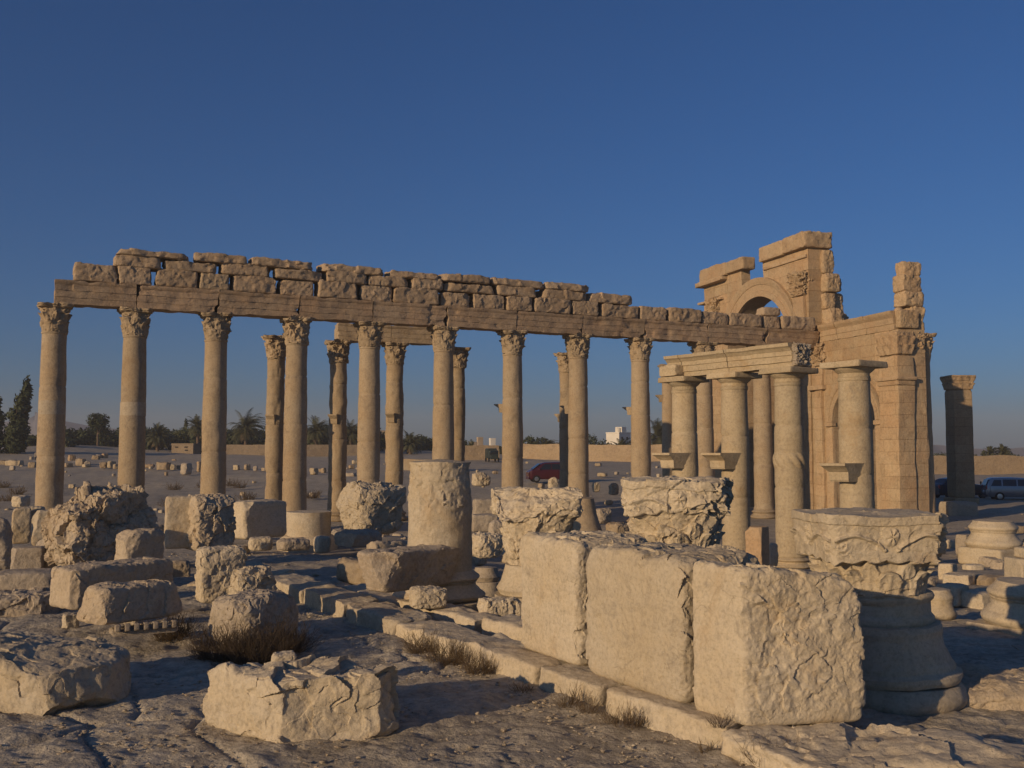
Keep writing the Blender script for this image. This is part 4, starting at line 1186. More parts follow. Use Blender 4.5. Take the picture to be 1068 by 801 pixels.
def block_capital(name, label, u, Y, ztop, zbot, rb, half, seed, rot, cuts=(), worn=.012, chip=.02, carve=1.0, n=420, m=170, mat='fore', e0=.47, lf=.80):
    """Corinthian capital seen as a block: round neck, flaring leafy bell, thick square head with scrolls, leaf tips and drill holes"""
    h = ztop - zbot
    t = np.linspace(0, 1, m); th = np.arange(n) / n * 2 * math.pi
    TT, TH = np.meshgrid(t, th, indexing='ij')
    c_, s_ = np.abs(np.cos(TH)), np.abs(np.sin(TH))
    sq = 1.0 / (c_ ** 9 + s_ ** 9) ** (1 / 9.)
    phi = ((TH + math.pi / 4) % (math.pi / 2)) - math.pi / 4
    s = np.tan(phi); fid = np.floor((TH + math.pi / 4) / (math.pi / 2)) % 4
    jit = np.sin(fid * 2.3 + seed)
    lower = rb + (half * lf * (1 + (sq - 1) * .8) - rb) * np.clip(TT / (e0 + .03), 0, 1) ** 1.7
    head = half * sq * (.965 + .05 * sstep(.55, 1.0, TT))
    edge = e0 - .035 * np.abs(np.cos(s * 8.5 + jit)) - .05 * s * s
    w = sstep(-.012, .02, TT - edge)
    R_ = lower * (1 - w) + head * w
    g = lambda d, wd: np.exp(-(d / wd) ** 2)
    D = np.zeros_like(TT)
    # scrolls running from the middle flower to the corners
    for sg in (-1, 1):
        x = s * sg
        curve = .60 + .28 * np.clip(x - .12, 0, 2) ** .55 - .42 * np.clip(x - .5, 0, 2) ** 1.3
        D += .042 * g(TT - curve, .022) * (x > .08) * (x < .95) - .025 * g(TT - curve + .05, .02) * (x > .08) * (x < .95)
        rr = np.hypot((x - .80) / 1.0, (TT - .66) * 1.15)
        D += .035 * np.clip(1 - rr / .17, 0, 1) ** .5 * (.6 + .4 * np.cos(rr * 75))
    rr = np.hypot(s, (TT - .76) * 1.1)
    D += .055 * np.clip(1 - rr / .13, 0, 1) ** .5 * (.75 + .25 * np.cos(np.arctan2(TT - .76, s + 1e-6) * 6))
    D += .02 * sstep(.88, .90, TT) - .02 * g(TT - .875, .012)
    # drill holes and leaf tips under the head
    for k in range(-6, 7):
        D -= .085 * np.clip(1 - np.hypot((s - k * .155 - .03 * jit), (TT - e0 - .03) * 1.3) / .032, 0, 1) ** .5
    # leaves of the bell
    for k0, wd, t0, t1, am in ((0.0, .34, .02, .34, .10), (.72, .30, .02, .34, .10), (-.72, .30, .02, .34, .10), (.37, .26, .10, .46, .075), (-.37, .26, .10, .46, .075)):
        tl = np.clip((TT - t0) / (t1 - t0), 0, 1)
        ww = wd * np.sqrt(np.clip(1 - tl ** 4, 0, 1)) * (1 - .16 * np.abs(np.sin(tl * 10)))
        msk = np.clip((ww - np.abs(s - k0)) * 14, 0, 1) * (TT > t0) * (TT < t1)
        D = np.maximum(D, msk * am * (.35 + .9 * tl ** 2.5 - .12 * np.abs(np.sin((s - k0) / wd * 6)))) if am else D
    R_ = R_ + D * carve * half / .7
    R_ = np.where(TT < .02, rb, R_)
    P = np.stack([(R_ * np.cos(TH)).ravel(), (R_ * np.sin(TH)).ravel(), (TT * h).ravel()], 1)
    Fq = []
    for i in range(m - 1):
        for j in range(n):
            A_ = i * n + j; B_ = i * n + (j + 1) % n
            Fq.append((A_, B_, B_ + n, A_ + n))
    # rings over the top so that it weathers too
    base = (m - 1) * n
    ring = P[base:base + n].copy(); prev = base
    for kk in range(1, 16):
        f_ = 1 - kk / 16
        P = np.vstack([P, ring * np.array([f_, f_, 1])])
        st = len(P) - n
        for j in range(n): Fq.append((prev + j, prev + (j + 1) % n, st + (j + 1) % n, st + j))
        prev = st
    Fq.append(tuple(prev + j for j in range(n))); Fq.append(tuple(range(n))[::-1])
    N = P - np.array([[0, 0, h * .45]]); N /= np.linalg.norm(N, axis=1)[:, None] + 1e-6
    P = P + vfbm(P * 2.2 + seed, seed, 4, .55) * worn + chips(P, N, .22, chip, seed) + chips(P, N, .07, chip * .4, seed + 9)
    for (dx, dy, dz, lim, rough) in cuts:
        d_ = np.array([dx, dy, dz], float); d_ /= np.linalg.norm(d_)
        ee = P @ d_ - lim + fbm(P * 3.2 + seed, seed + 3, 4, .6) * rough
        hit_ = ee > 0
        P = P - np.maximum(ee, 0)[:, None] * d_[None]
        P = P + np.where(hit_[:, None], chips(P, np.tile(d_, (len(P), 1)), .16, rough * .5, seed + 5) + chips(P, np.tile(d_, (len(P), 1)), .06, rough * .15, seed + 6), 0)
    tt = thing(name, label, 'capital', (ray(u, 540)[0] * Y, Y, zbot), 0)
    link('bell', P, Fq, M[mat], tt, sharp=50, rotz=rot)
    return tt
block_capital('broken_capital', 'broken leafy capital on a short pale base, left of the first big block', 560, 15.0, 3.06, 1.97, .43, .60, 11, .12, cuts=((.9, -.45, -.25, .52, .10), (-.3, -.6, .75, .92, .05)), worn=.03, chip=.04, carve=.75, e0=.70, lf=.93)
t2 = lathe_thing('moulded_pedestal', 'short pale moulded base carrying the broken leafy capital', 'column base', 560, 15.0, T(.4, 15) - .02, [('moulding', [(.1, .5), (.56, .5), (.6, .58), (.53, .68), (.5, .78), (.46, .93), (.1, .94)], 0, dict(seed=12, n=60)), ('plinth', [(.1, 0), (.62, 0), (.64, .5), (.1, .51)], 0, dict(seed=13, n=40))], 'fore')
block_capital('broken_capital', 'widest broken capital with a deep shadowed hollow, standing behind the second big block', 705, 13.0, 3.24, 2.28, .50, .66, 14, -.12, cuts=((.85, -.75, -.35, .54, .15), (-.6, -.5, -.8, .64, .05)), worn=.03, chip=.04, carve=.9, e0=.62, lf=.92)
lathe_thing('column_stub', 'short column stub under the widest broken capital behind the second big block', 'column stub', 705, 13.0, T(2.1, 13) - .03, [('drum', [(.1, 0), (.5, 0), (.5, 2.3 - T(2.1, 13) + .03), (.1, 2.31 - T(2.1, 13) + .03)], 0, dict(seed=15))], 'fore')
block_capital('carved_capital', 'large carved capital with worn leaves and scrolls, right of the third big block', 905, 9.75, 3.03, 2.27, .47, .585, 17, .02, cuts=((.95, -.45, -.1, .60, .09),), worn=.014, chip=.018, carve=1.0)
lathe_thing('pedestal_drum', 'stout shaded drum and bell-shaped base carrying the large carved capital', 'column base', 914, 9.75, 1.24,
            [('neck_drum', [(.1, .76), (.485, .76), (.50, .80), (.50, .83), (.47, .86), (.465, .96), (.49, .99), (.50, 1.02), (.485, 1.05), (.1, 1.06)], 0, dict(seed=18, n=110, step=.02, amp=.012, dent=.12)),
             ('bell', [(.1, .26), (.70, .26), (.72, .30), (.72, .34), (.67, .37), (.66, .42), (.64, .45), (.60, .56), (.575, .66), (.58, .72), (.56, .77), (.1, .78)], 0, dict(seed=19, n=110, step=.02, amp=.014, dent=.14)),
             ('torus', [(.1, 0)] + torus_prof(.70, 0, .25, .075, 10) + [(.1, .27)], 0, dict(seed=20, n=110, step=.03, amp=.016, dent=.10))], 'fore')

# slabs at the bottom right
block('flat_slab', 'broken stone beneath the third big block, right of the kerb', 'slab', 770, 896, 744, 786, 8.0, rot=-20, ratio=.7, n=80, k=6, cuts=6, amp=.02, ridge=.03, seed=120)
rock('flat_slab', 'long pale flat slab lying at the bottom right edge of the picture', 'slab', (3.35, 7.3, 1.18), (2.9, .9, .30), -.30, M['fore'], seed=121, n=110, k=9, cuts=5, cutd=.12, amp=.012, ridge=.018)
rock('flat_slab', 'pale slab corner in the bottom right behind the kerb end', 'slab', (2.05, 6.6, 1.12), (1.3, .8, .22), -.5, M['fore'], seed=122, n=80, k=8, cuts=5, amp=.012, ridge=.018)
rock('rock_mound', 'low rugged rock mound in shade at the right edge with a sunlit crest', 'rock', (5.2, 9.75, 1.1), (3.4, 1.2, .34), -.12, M['fore_rough'], seed=123, n=130, k=4.5, cuts=7, cutd=.16, amp=.02, ridge=.009, freq=4, cell=.12)

# stones and bases in the middle distance, right
def rbase(u, vb, r, h, label, zb=None, name='moulded_pedestal', mat='fore', Y=None, pl=.25):
    Y = Y or hit(u, vb)
    zb = T(ray(u, vb)[0] * Y, Y) - .03 if zb is None else zb
    parts = [('moulding', [(.1, pl)] + [(a, b + pl) for a, b in attic_prof(r, h - pl)] + [(.1, h + .01)], 0, dict(seed=int(u), n=60, step=.05, amp=.015, dent=.03))]
    t = lathe_thing(name, label, 'column base', u, Y, zb, parts, mat)
    if pl > .05:
        P, q = rock_mesh((r * 2.7, r * 2.7, pl), seed=int(u), n=26, k=16, cuts=2, cutd=.06, amp=.01); o = link('plinth', P, q.tolist(), M[mat], t, sharp=40, rotz=.5)
    return t
rbase(1036, 584, .52, 1.25, 'moulded column base on a square plinth, before the silver car at the right', Y=29, pl=.5)
rbase(977, 642, .17, .5, 'small turned stone base right of the large carved capital', Y=15.8, pl=.06)
rbase(1078, 665, .5, .72, 'wide round base cut off by the right edge of the picture', Y=14.4, pl=.12)
t = thing('stone_box', 'upright squared stone with a smaller stone on top at the right edge', 'stone block', W(1072, 612, 19.5).to_tuple(), .1)
P, q = rock_mesh((.6, .6, .55), seed=130, n=30, k=18, cuts=2, amp=.01); link('lower_stone', P, q.tolist(), M['fore'], t, sharp=40)
P, q = rock_mesh((.4, .45, .2), seed=131, n=24, k=10, cuts=2, amp=.015); o = link('upper_stone', P, q.tolist(), M['fore'], t, sharp=40); o.location = (.06, 0, .55)
GS = 'stones scattered before the parked cars'
for i, (u0, u1, v0, v1, rot, ratio, mt, k, lb) in enumerate([
    (976, 1000, 586, 606, 50, .8, 'fore', 6, 'dark wedge stone right behind the large carved capital'),
    (1004, 1026, 588, 596, 10, .8, 'fore', 4, 'small round stone alone above the flat slabs at the right'),
    (981, 1022, 598, 612, 48, .9, 'fore', 14, 'squared block with a lit left face above the flat slabs'),
    (974, 1012, 609, 632, 40, .9, 'fore', 8, 'rough topped block touching the small turned base'),
    (997, 1050, 616, 634, 25, .8, 'fore', 12, 'broad flat slab right of the rough topped block'),
    (1020, 1062, 600, 613, 8, .5, 'column', 12, 'long brownish kerb block behind the flat slabs at the right'),
    (1052, 1100, 603, 616, 8, .5, 'column', 12, 'brownish kerb block reaching the right edge'),
    (1022, 1042, 613, 622, 20, .9, 'pale', 9, 'small pale block on the broad flat slab'),
    (1010, 1034, 573, 588, 20, .8, 'grey', 5, 'shaded stone left of the square plinth'),
    (995, 1016, 556, 580, 35, .8, 'grey', 5, 'dark boulder between the carved capital and the moulded base'),
    (1050, 1090, 572, 590, 20, .8, 'grey', 7, 'dark block behind the upright squared stone'),
    (1040, 1068, 548, 556, 10, .5, 'column', 9, 'flat brown stone behind the moulded base')]):
    Y = hit((u0 + u1) / 2, v1) if v1 > 566 else 36
    block('stone_block', lb, 'stone', u0, u1, v0, v1, Y, rot=rot, ratio=ratio, mat=mt, n=36, k=k, cuts=4, amp=.018, seed=140 + i, group=GS)
# curved low kerb on the right
cc = Vector((7.6, 20.0)); Rk = 7.4
for i in range(6):
    a0 = -2.15 + i * .2
    n_ = 16; V = []; Fc = []
    prof = [(-.25, -.2), (-.25, .14), (-.2, .17), (.2, .17), (.25, .14), (.25, -.2)]
    for j in range(n_ + 1):
        a = a0 + (.192) * j / n_
        for dr, z in prof: V.append((cc.x + math.cos(a) * (Rk + dr), cc.y + math.sin(a) * (Rk + dr), 1.0 + z))
    for j in range(n_):
        for k in range(6):
            A_ = j * 6 + k; B_ = j * 6 + (k + 1) % 6
            Fc.append((A_, B_, B_ + 6, A_ + 6))
    Fc.append(tuple(range(6))[::-1]); Fc.append(tuple(n_ * 6 + k for k in range(6)))
    V = np.array(V)
    ok = [W(u, 660, 13) for u in (970, 1100)]
    V = V + vfbm(V * 2, i, 3) * .012
    o = link('curved_kerb_stone', V - V.mean(0), Fc, M['grey'], sharp=35); o.location = V.mean(0)
    tag(o, 'shaded low kerb stone in the curved row at the right, below the round base', 'kerb stone', 'curved row of low kerb stones')
# pedestal and blocks near the portico
block('pedestal_block', 'squared orange-tinted pedestal block between the second and third portico columns', 'stone block', 776, 803, 549, 592, 24.5, rot=52, ratio=.9, mat='arch_plain', n=40, k=18, cuts=2, amp=.01, seed=160)
block('rubble_stone', 'small stone at the right foot of the orange-tinted pedestal block', 'stone', 799, 812, 566, 590, 25.5, rot=20, mat='fore', n=20, k=5, amp=.03, seed=161)
block('plinth_block', 'low wide shaded stone block standing before the square pier', 'stone block', 982, 1016, 523, 542, 58, rot=8, ratio=.8, mat='grey', n=30, k=14, amp=.01, seed=163)
pb = W(615, 548, 38)
lathe_thing('moulded_pedestal', 'worn conical base on a low plinth right of the broken leafy capital', 'column base', 608, 36.5, .2, [('bell', [(.1, .5), (.75, .5), (.62, .8), (.5, 1.2), (.42, 1.75), (.1, 1.8)], 0, dict(seed=21, n=40)), ('plinth', [(.1, 0), (.9, 0), (.92, .5), (.1, .51)], 0, dict(seed=22, n=40))], 'column')
for i, (u0, u1, v0, v1, Y, mt, lb) in enumerate([
    (571, 583, 498, 511, 66, 'column', 'upright stone at the foot of the eighth front column on its left'), (617, 626, 503, 513, 64, 'column', 'brown block right of the eighth front column'), (634, 646, 504, 516, 62, 'fore', 'pale round stone midway between the eighth and ninth front columns'),
    (490, 513, 493, 507, 68, 'fore', 'pale peaked boulder right of the tall drum'), (632, 660, 546, 562, 33, 'column', 'flat brown stone left of the widest broken capital'), (617, 640, 530, 546, 40, 'grey', 'shaded stone beside the worn conical base'),
    (684, 690, 494, 500, 80, 'fore', 'tiny stone far behind the ninth front column'), (628, 656, 545, 556, 35.5, 'column', 'low brown stone behind the first big block')]):
    block('rubble_stone', lb, 'stone', u0, u1, v0, v1, Y, rot=20 + 3 * i, mat='fore' if Y > 60 else mt, n=36, k=4, cuts=9, cutd=.22, amp=.04, ridge=.03, cell=.3, seed=170 + i)

# rubble far behind the colonnade, read off one by one
far = [(0, 8, 480, 486), (6, 26, 480, 487), (30, 38, 482, 488), (36, 42, 472, 480), (70, 80, 474, 482), (79, 90, 478, 486), (84, 96, 484, 487), (96, 104, 475, 481), (100, 106, 474, 478), (106, 113, 473, 478), (104, 112, 482, 488), (112, 121, 481, 488), (66, 76, 483, 487), (88, 95, 481, 486),
       (150, 162, 484, 488), (163, 178, 482, 490), (178, 183, 484, 490), (171, 176, 492, 496), (188, 201, 483, 495), (205, 211, 480, 492), (183, 190, 485, 489), (243, 250, 485, 490), (254, 262, 484, 490), (264, 269, 486, 491), (179, 184, 479, 482), (272, 280, 488, 491),
       (322, 333, 488, 495), (334, 341, 488, 493), (358, 372, 493, 499), (363, 370, 485, 489), (332, 338, 489, 492), (366, 374, 480, 484), (118, 126, 484, 489), (10, 16, 486, 490), (50, 58, 479, 484), (560, 569, 504, 509), (622, 634, 493, 497), (620, 628, 483, 486), (640, 646, 492, 495),
       (491, 496, 478, 480), (503, 508, 477, 480), (496, 500, 490, 493), (513, 520, 491, 494), (683, 688, 486, 489), (128, 134, 500, 504), (78, 84, 508, 512), (72, 78, 505, 509), (250, 256, 513, 517), (30, 36, 476, 480), (215, 222, 484, 489)]
rng = random.Random(12)
for i, (u0, u1, v0, v1) in enumerate(far):
    Yh = min(hit((u0 + u1) / 2, v1), 165)
    mt = ['column', 'pale', 'column', 'grey', 'arch_plain'][i % 5]
    block('rubble_stone', 'small pale rubble stone scattered on the plain behind the colonnade', 'stone', u0, u1, v0, v1, Yh, rot=rng.uniform(-50, 60), ratio=rng.uniform(.6, 1), mat=mt, n=14, k=rng.choice([4, 5, 8]), cuts=6, cutd=.2, amp=.05, seed=300 + i, group='rubble scattered on the plain behind the colonnade')
for i in range(55):
    u = rng.uniform(-10, 700); v1 = rng.choice([rng.uniform(481, 500), rng.uniform(500, 545)])
    Yh = min(hit(u, v1), 165)
    if 38 < Yh < 60 and abs((ray(u, v1)[0] * Yh + 18.17) * -line_d.y + (Yh - 40) * line_d.x) < 1.5: continue
    s_ = rng.uniform(.15, .5) if Yh > 60 else rng.uniform(.15, .35)
    w_ = s_ * F / Yh
    block('rubble_stone', 'small pale rubble stone scattered on the plain behind the colonnade', 'stone', u, u + w_ * 1.3, v1 - w_ * .6, v1, Yh, rot=rng.uniform(-50, 60), mat=rng.choice(['fore', 'grey', 'grey', 'pale']), n=8, k=4, cuts=6, cutd=.25, amp=.06, seed=500 + i, group='rubble scattered on the plain behind the colonnade')

rng = random.Random(77)
done = []
for i in range(95):
    for _ in range(40):
        Y = rng.uniform(17, 38); u = rng.choice([rng.uniform(150, 420), rng.uniform(470, 680), rng.uniform(940, 1090)])
        x = ray(u, 560)[0] * Y
        if abs((Vector((x, Y)) - K0).dot(KN) - .4) < 1.0: continue
        if all(math.hypot(x - a_, Y - b_) > .9 for a_, b_ in done) and all(math.hypot(x - o_.location.x, Y - o_.location.y) > 1.0 for o_ in list(C.objects) if o_.parent is None and o_.get('category') and o_.location.y < 40 and o_.get('category') not in ('kerb stone',)): break
    else: continue
    done.append((x, Y))
    s = rng.choice([rng.uniform(.18, .4), rng.uniform(.3, .7)])
    rock('rubble_stone', 'broken rubble stone lying on the dust between the big fragments and the colonnade', 'stone', (x, Y, T(x, Y) - .05), (s * rng.uniform(.9, 1.6), s * rng.uniform(.7, 1.1), s * rng.uniform(.45, .85)), rng.uniform(0, 3.1),
         M[rng.choice(['fore', 'fore_rough', 'grey', 'column'])], 'rubble between the big fragments and the colonnade', seed=700 + i, n=22, k=rng.choice([4, 7, 12]), cuts=7, cutd=.2, amp=.03, ridge=.03, cell=.3, tilt=(rng.uniform(-.15, .15), rng.uniform(-.15, .15)))

# gravel and chips, uncountable
def gravel(name, label, count, region, smin, smax, mat, seed):
    rng = np.random.RandomState(seed)
    U, q = box_topo(2, 2, 2)
    base = U / np.linalg.norm(U, axis=1)[:, None]
    V, Fc = [], []
    for i in range(count):
        x, y = region(rng)
        s = smin + (smax - smin) * rng.rand() ** 3
        sc = np.array([rng.uniform(.7, 1.4), rng.uniform(.6, 1.2), rng.uniform(.25, .6)]) * s
        a = rng.rand() * 6.28; ca, sa = math.cos(a), math.sin(a)
        P = base * (1 + rng.uniform(-.38, .3, size=(len(base), 1))) * sc
        P = np.stack([P[:, 0] * ca - P[:, 1] * sa + x, P[:, 0] * sa + P[:, 1] * ca + y, P[:, 2] + T(x, y) + s * .1], 1)
        Fc += (q + len(V) * len(base)).tolist(); V.append(P)
    o = link(name, np.concatenate(V), Fc, mat, smooth=False)
    tag(o, label, None, kind='stuff')
def reg_near(r):
    v = r.uniform(600, 801); u = r.uniform(-40, 900)
    Y = 2.3 * F / (v - 472)
    return (u - 534) / F * Y, Y
def reg_mid(r):
    Y = r.uniform(17, 75) ; u = r.uniform(-40, 1100)
    return (u - 534) / F * Y, Y
def reg_kerb(r):
    s = r.uniform(-.5, 9); q = K0 + KD * s - KN * abs(r.normal() * .45)
    return q.x, q.y
gravel('gravel', 'gravel and stone chips strewn over the paving', 3800, reg_near, .004, .026, M['fore_rough'], 1)
gravel('gravel', 'stone chips strewn over the dusty ground around the columns', 2200, reg_mid, .02, .10, M['fore_rough'], 2)
gravel('gravel', 'pebbles gathered along the foot of the kerb', 700, reg_kerb, .005, .024, M['fore'], 3)
# ------------------------------------------------------------------ dry shrubs and grass
def tube_tri(V, Fc, pts, r0, r1):
    n = len(pts)
    b = len(V)
    for i, p in enumerate(pts):
        r = r0 + (r1 - r0) * i / (n - 1)
        for k in range(3):
            a = k * 2.094
            V.append((p[0] + r * math.cos(a), p[1] + r * math.sin(a), p[2] + r * .3 * math.sin(a * 2)))
    for i in range(n - 1):
        for k in range(3):
            A_ = b + i * 3 + k; B_ = b + i * 3 + (k + 1) % 3
            Fc.append((A_, B_, B_ + 3, A_ + 3))
def bush(label, x, y, w, h, count, seed, mat='twig', name='dry_shrub', spread=1.0, r=.004, group='dry shrubs and tufts among the stones'):
    rng = random.Random(seed)
    V, Fc = [], []
    for i in range(count):
        a = rng.uniform(0, 6.283); d = rng.random() ** .6 * w * .35
        px, py = math.cos(a) * d, math.sin(a) * d * .7
        el = rng.uniform(.35, 1.45); az = a + rng.uniform(-.9, .9)
        L = h * rng.uniform(.5, 1.15)
        p = Vector((px, py, -.02)); dirv = Vector((math.cos(az) * math.cos(el) * spread, math.sin(az) * math.cos(el) * spread, math.sin(el)))
        pts = [p.copy()]
        for s in range(4):
            dirv += Vector((rng.uniform(-.35, .35), rng.uniform(-.35, .35), rng.uniform(-.25, .2)))
            p = p + dirv.normalized() * L / 4
            pts.append(p.copy())
            if s > 0 and rng.random() < .8:
                d2 = (dirv + Vector((rng.uniform(-1, 1), rng.uniform(-1, 1), rng.uniform(-.4, .8)))).normalized() * L * .28
                tube_tri(V, Fc, [p, p + d2 * .6, p + d2 + Vector((0, 0, .01))], r * .7, r * .4)
        tube_tri(V, Fc, pts, r, r * .45)
    o = link(name, V, Fc, M[mat], smooth=False)
    o.location = (x, y, T(x, y))
    return tag(o, label, 'shrub' if 'shrub' in name else 'dry grass', group)
def at_ground(u, v):
    Y = hit(u, v); return ray(u, v)[0] * Y, Y
for i, (u, v, w, h, cnt, lab, nm) in enumerate([
    (228, 688, .6, .34, 300, 'dark dry shrub at the left foot of the rounded half shaded rock', 'dry_shrub'),
    (268, 692, .7, .38, 380, 'bushiest dry shrub, at the front foot of the rounded half shaded rock', 'dry_shrub'),
    (180, 668, .5, .3, 220, 'thin dry shrub between the cornice block and the rounded rock', 'dry_shrub'),
    (300, 680, .5, .34, 240, 'dry shrub at the right foot of the rounded half shaded rock', 'dry_shrub'),
    (440, 680, .45, .24, 170, 'dry tuft at the foot of the kerb, leftmost of the kerb tufts', 'dry_grass'),
    (466, 692, .5, .25, 200, 'dry tuft at the foot of the kerb, second of the kerb tufts from the left', 'dry_grass'),
    (500, 702, .4, .22, 160, 'dry tuft by the joint of the kerb left of the big blocks', 'dry_grass'),
    (592, 738, .18, .2, 60, 'thin upright tuft against the kerb under the first big block', 'dry_grass'),
    (612, 744, .16, .18, 50, 'thin tuft against the kerb right beside the upright tuft', 'dry_grass'),
    (650, 758, .4, .17, 130, 'wide low tuft against the kerb under the second big block', 'dry_grass'),
    (735, 786, .12, .1, 30, 'tiny tuft at the bottom of the kerb joint', 'dry_grass'),
    (800, 806, .35, .22, 110, 'sunlit tuft at the bottom edge before the nearest kerb stone', 'dry_grass'),
    (545, 722, .25, .1, 60, 'low tuft in the shadow at the kerb joint', 'dry_grass')]):
    x, y = at_ground(u, min(v, 800))
    bush(lab, x, y, w, h, cnt, 800 + i, 'twig_dark' if i < 4 else 'twig', nm, r=.0042 if i < 4 else .003)
for u, v, Y, lab, h in [(690, 724, 9.05, 'tiny tuft sprouting in the gap before the second big block', .1), (754, 748, 7.98, 'tiny tuft sprouting at the foot of the third big block', .12)]:
    p = W(u, v, Y)
    o = bush(lab, p.x - .04, p.y - .05, .12, h, 30, int(u), 'twig_dark', 'dry_grass', r=.0025); o.location.z = 1.5
for i in range(16):
    rng = random.Random(i + 40)
    u = rng.choice([rng.uniform(170, 345), rng.uniform(0, 130)]); v = rng.uniform(502, 530)
    Y = min(max(hit(u, v), 46), 110)
    x = ray(u, v)[0] * Y
    bush('low brown desert bush on the dusty ground behind the colonnade', x, Y, 1.3, .6, 60, 900 + i, 'twig', 'desert_bush', r=.02, group='low desert bushes behind the colonnade')['category'] = 'shrub'

# ------------------------------------------------------------------ trees
def leaf_cloud(lobes, n, size, seed, stretch=(1, 1, 1)):
    """leaf-sized faces through overlapping lobes ((x,y,z), (rx,ry,rz))"""
    rng = np.random.RandomState(seed)
    vol = np.array([l[1][0] * l[1][1] * l[1][2] for l in lobes]); vol = vol ** .75 / (vol ** .75).sum()
    V, Fc = [], []
    for i in range(n):
        l = lobes[rng.choice(len(lobes), p=vol)]
        d = rng.normal(size=3); d /= np.linalg.norm(d)
        rr = rng.uniform(.25, 1.12) ** .6
        c = np.array(l[0]) + d * np.array(l[1]) * rr
        if vnoise(np.array([c * 1.1 + seed]), seed)[0] < -.35: continue
        a = rng.normal(size=3); a /= np.linalg.norm(a); b_ = np.cross(a, d + .01); b_ /= np.linalg.norm(b_) + 1e-6
        s = size * rng.uniform(.5, 1.3)
        k = len(V)
        V += [c - a * s, c - b_ * s * .5, c + a * s, c + b_ * s * .5]
        Fc.append((k, k + 1, k + 2, k + 3))
    return V, Fc
def trunk_mesh(h, r, seed, branches=5, lean=0.0):
    V, Fc = [], []
    rng = random.Random(seed)
    def tub(p0, p1, r0, r1):
        n = 4; pts = [p0.lerp(p1, i / n) + Vector((rng.uniform(-1, 1), rng.uniform(-1, 1), 0)) * r0 * .5 * (0 < i < n) for i in range(n + 1)]
        b = len(V)
        for i, p in enumerate(pts):
            rr = r0 + (r1 - r0) * i / n
            for k in range(7):
                a = k / 7 * 6.283; V.append((p.x + rr * math.cos(a), p.y + rr * math.sin(a), p.z))
        for i in range(n):
            for k in range(7):
                A_ = b + i * 7 + k; B_ = b + i * 7 + (k + 1) % 7; Fc.append((A_, B_, B_ + 7, A_ + 7))
    top = Vector((lean * h, 0, h))
    tub(Vector((0, 0, -.3)), top, r, r * .55)
    for i in range(branches):
        a = rng.uniform(0, 6.28); s = top * rng.uniform(.6, 1)
        tub(s, s + Vector((math.cos(a) * h * .35, math.sin(a) * h * .35, h * .4)), r * .45, r * .12)
    return V, Fc
def tree(label, u, v0, v1, Y, w_px, seed, kind='round', mat='leaf_dark', group='trees along the far edge of the plain', lean=0.0, n=1500):
    x = ray(u, v1)[0] * Y
    zb = T(x, Y) - .2
    H = CZ + ray(u, v0)[1] * Y - zb
    w = w_px * Y / F / 2
    t = thing('tree', label, 'tree', (x, Y, zb), 0, group)
    rng = random.Random(seed)
    if kind == 'round':
        V, f = trunk_mesh(H * .5, .25, seed); link('trunk', V, f, M['bark'], t)
        lobes = [((rng.uniform(-.5, .5) * w, rng.uniform(-.5, .5) * w, H * rng.uniform(.55, .85)), (w * rng.uniform(.4, .65), w * rng.uniform(.4, .65), H * .2)) for _ in range(7)]
        lobes += [((0, 0, H * .72), (w * .75, w * .75, H * .24))]
    elif kind == 'cypress':
        V, f = trunk_mesh(H * .5, .22, seed, 2, lean * .5); link('trunk', V, f, M['bark'], t)
        lobes = []
        for i in range(9):
            z = .12 + .8 * i / 8
            ww = w * (1 - .75 * max(0, (z - .3) / .7)) * rng.uniform(.75, 1.1)
            lobes.append(((lean * H * z + rng.uniform(-.25, .25) * ww, rng.uniform(-.2, .2) * ww, H * z), (ww, ww, H * .1)))
    else:   # shrubby mass
        V, f = trunk_mesh(H * .35, .2, seed); link('trunk', V, f, M['bark'], t)
        w *= 1.35
        lobes = [((rng.uniform(-.75, .75) * w, rng.uniform(-.4, .4) * w, H * rng.uniform(.25, .75)), (w * rng.uniform(.3, .5), w * .4, H * rng.uniform(.2, .3))) for _ in range(10)]
    V, f = leaf_cloud(lobes, n, .022 * H + .12, seed)
    link('crown', V, f, M[mat], t, smooth=False)
    return t
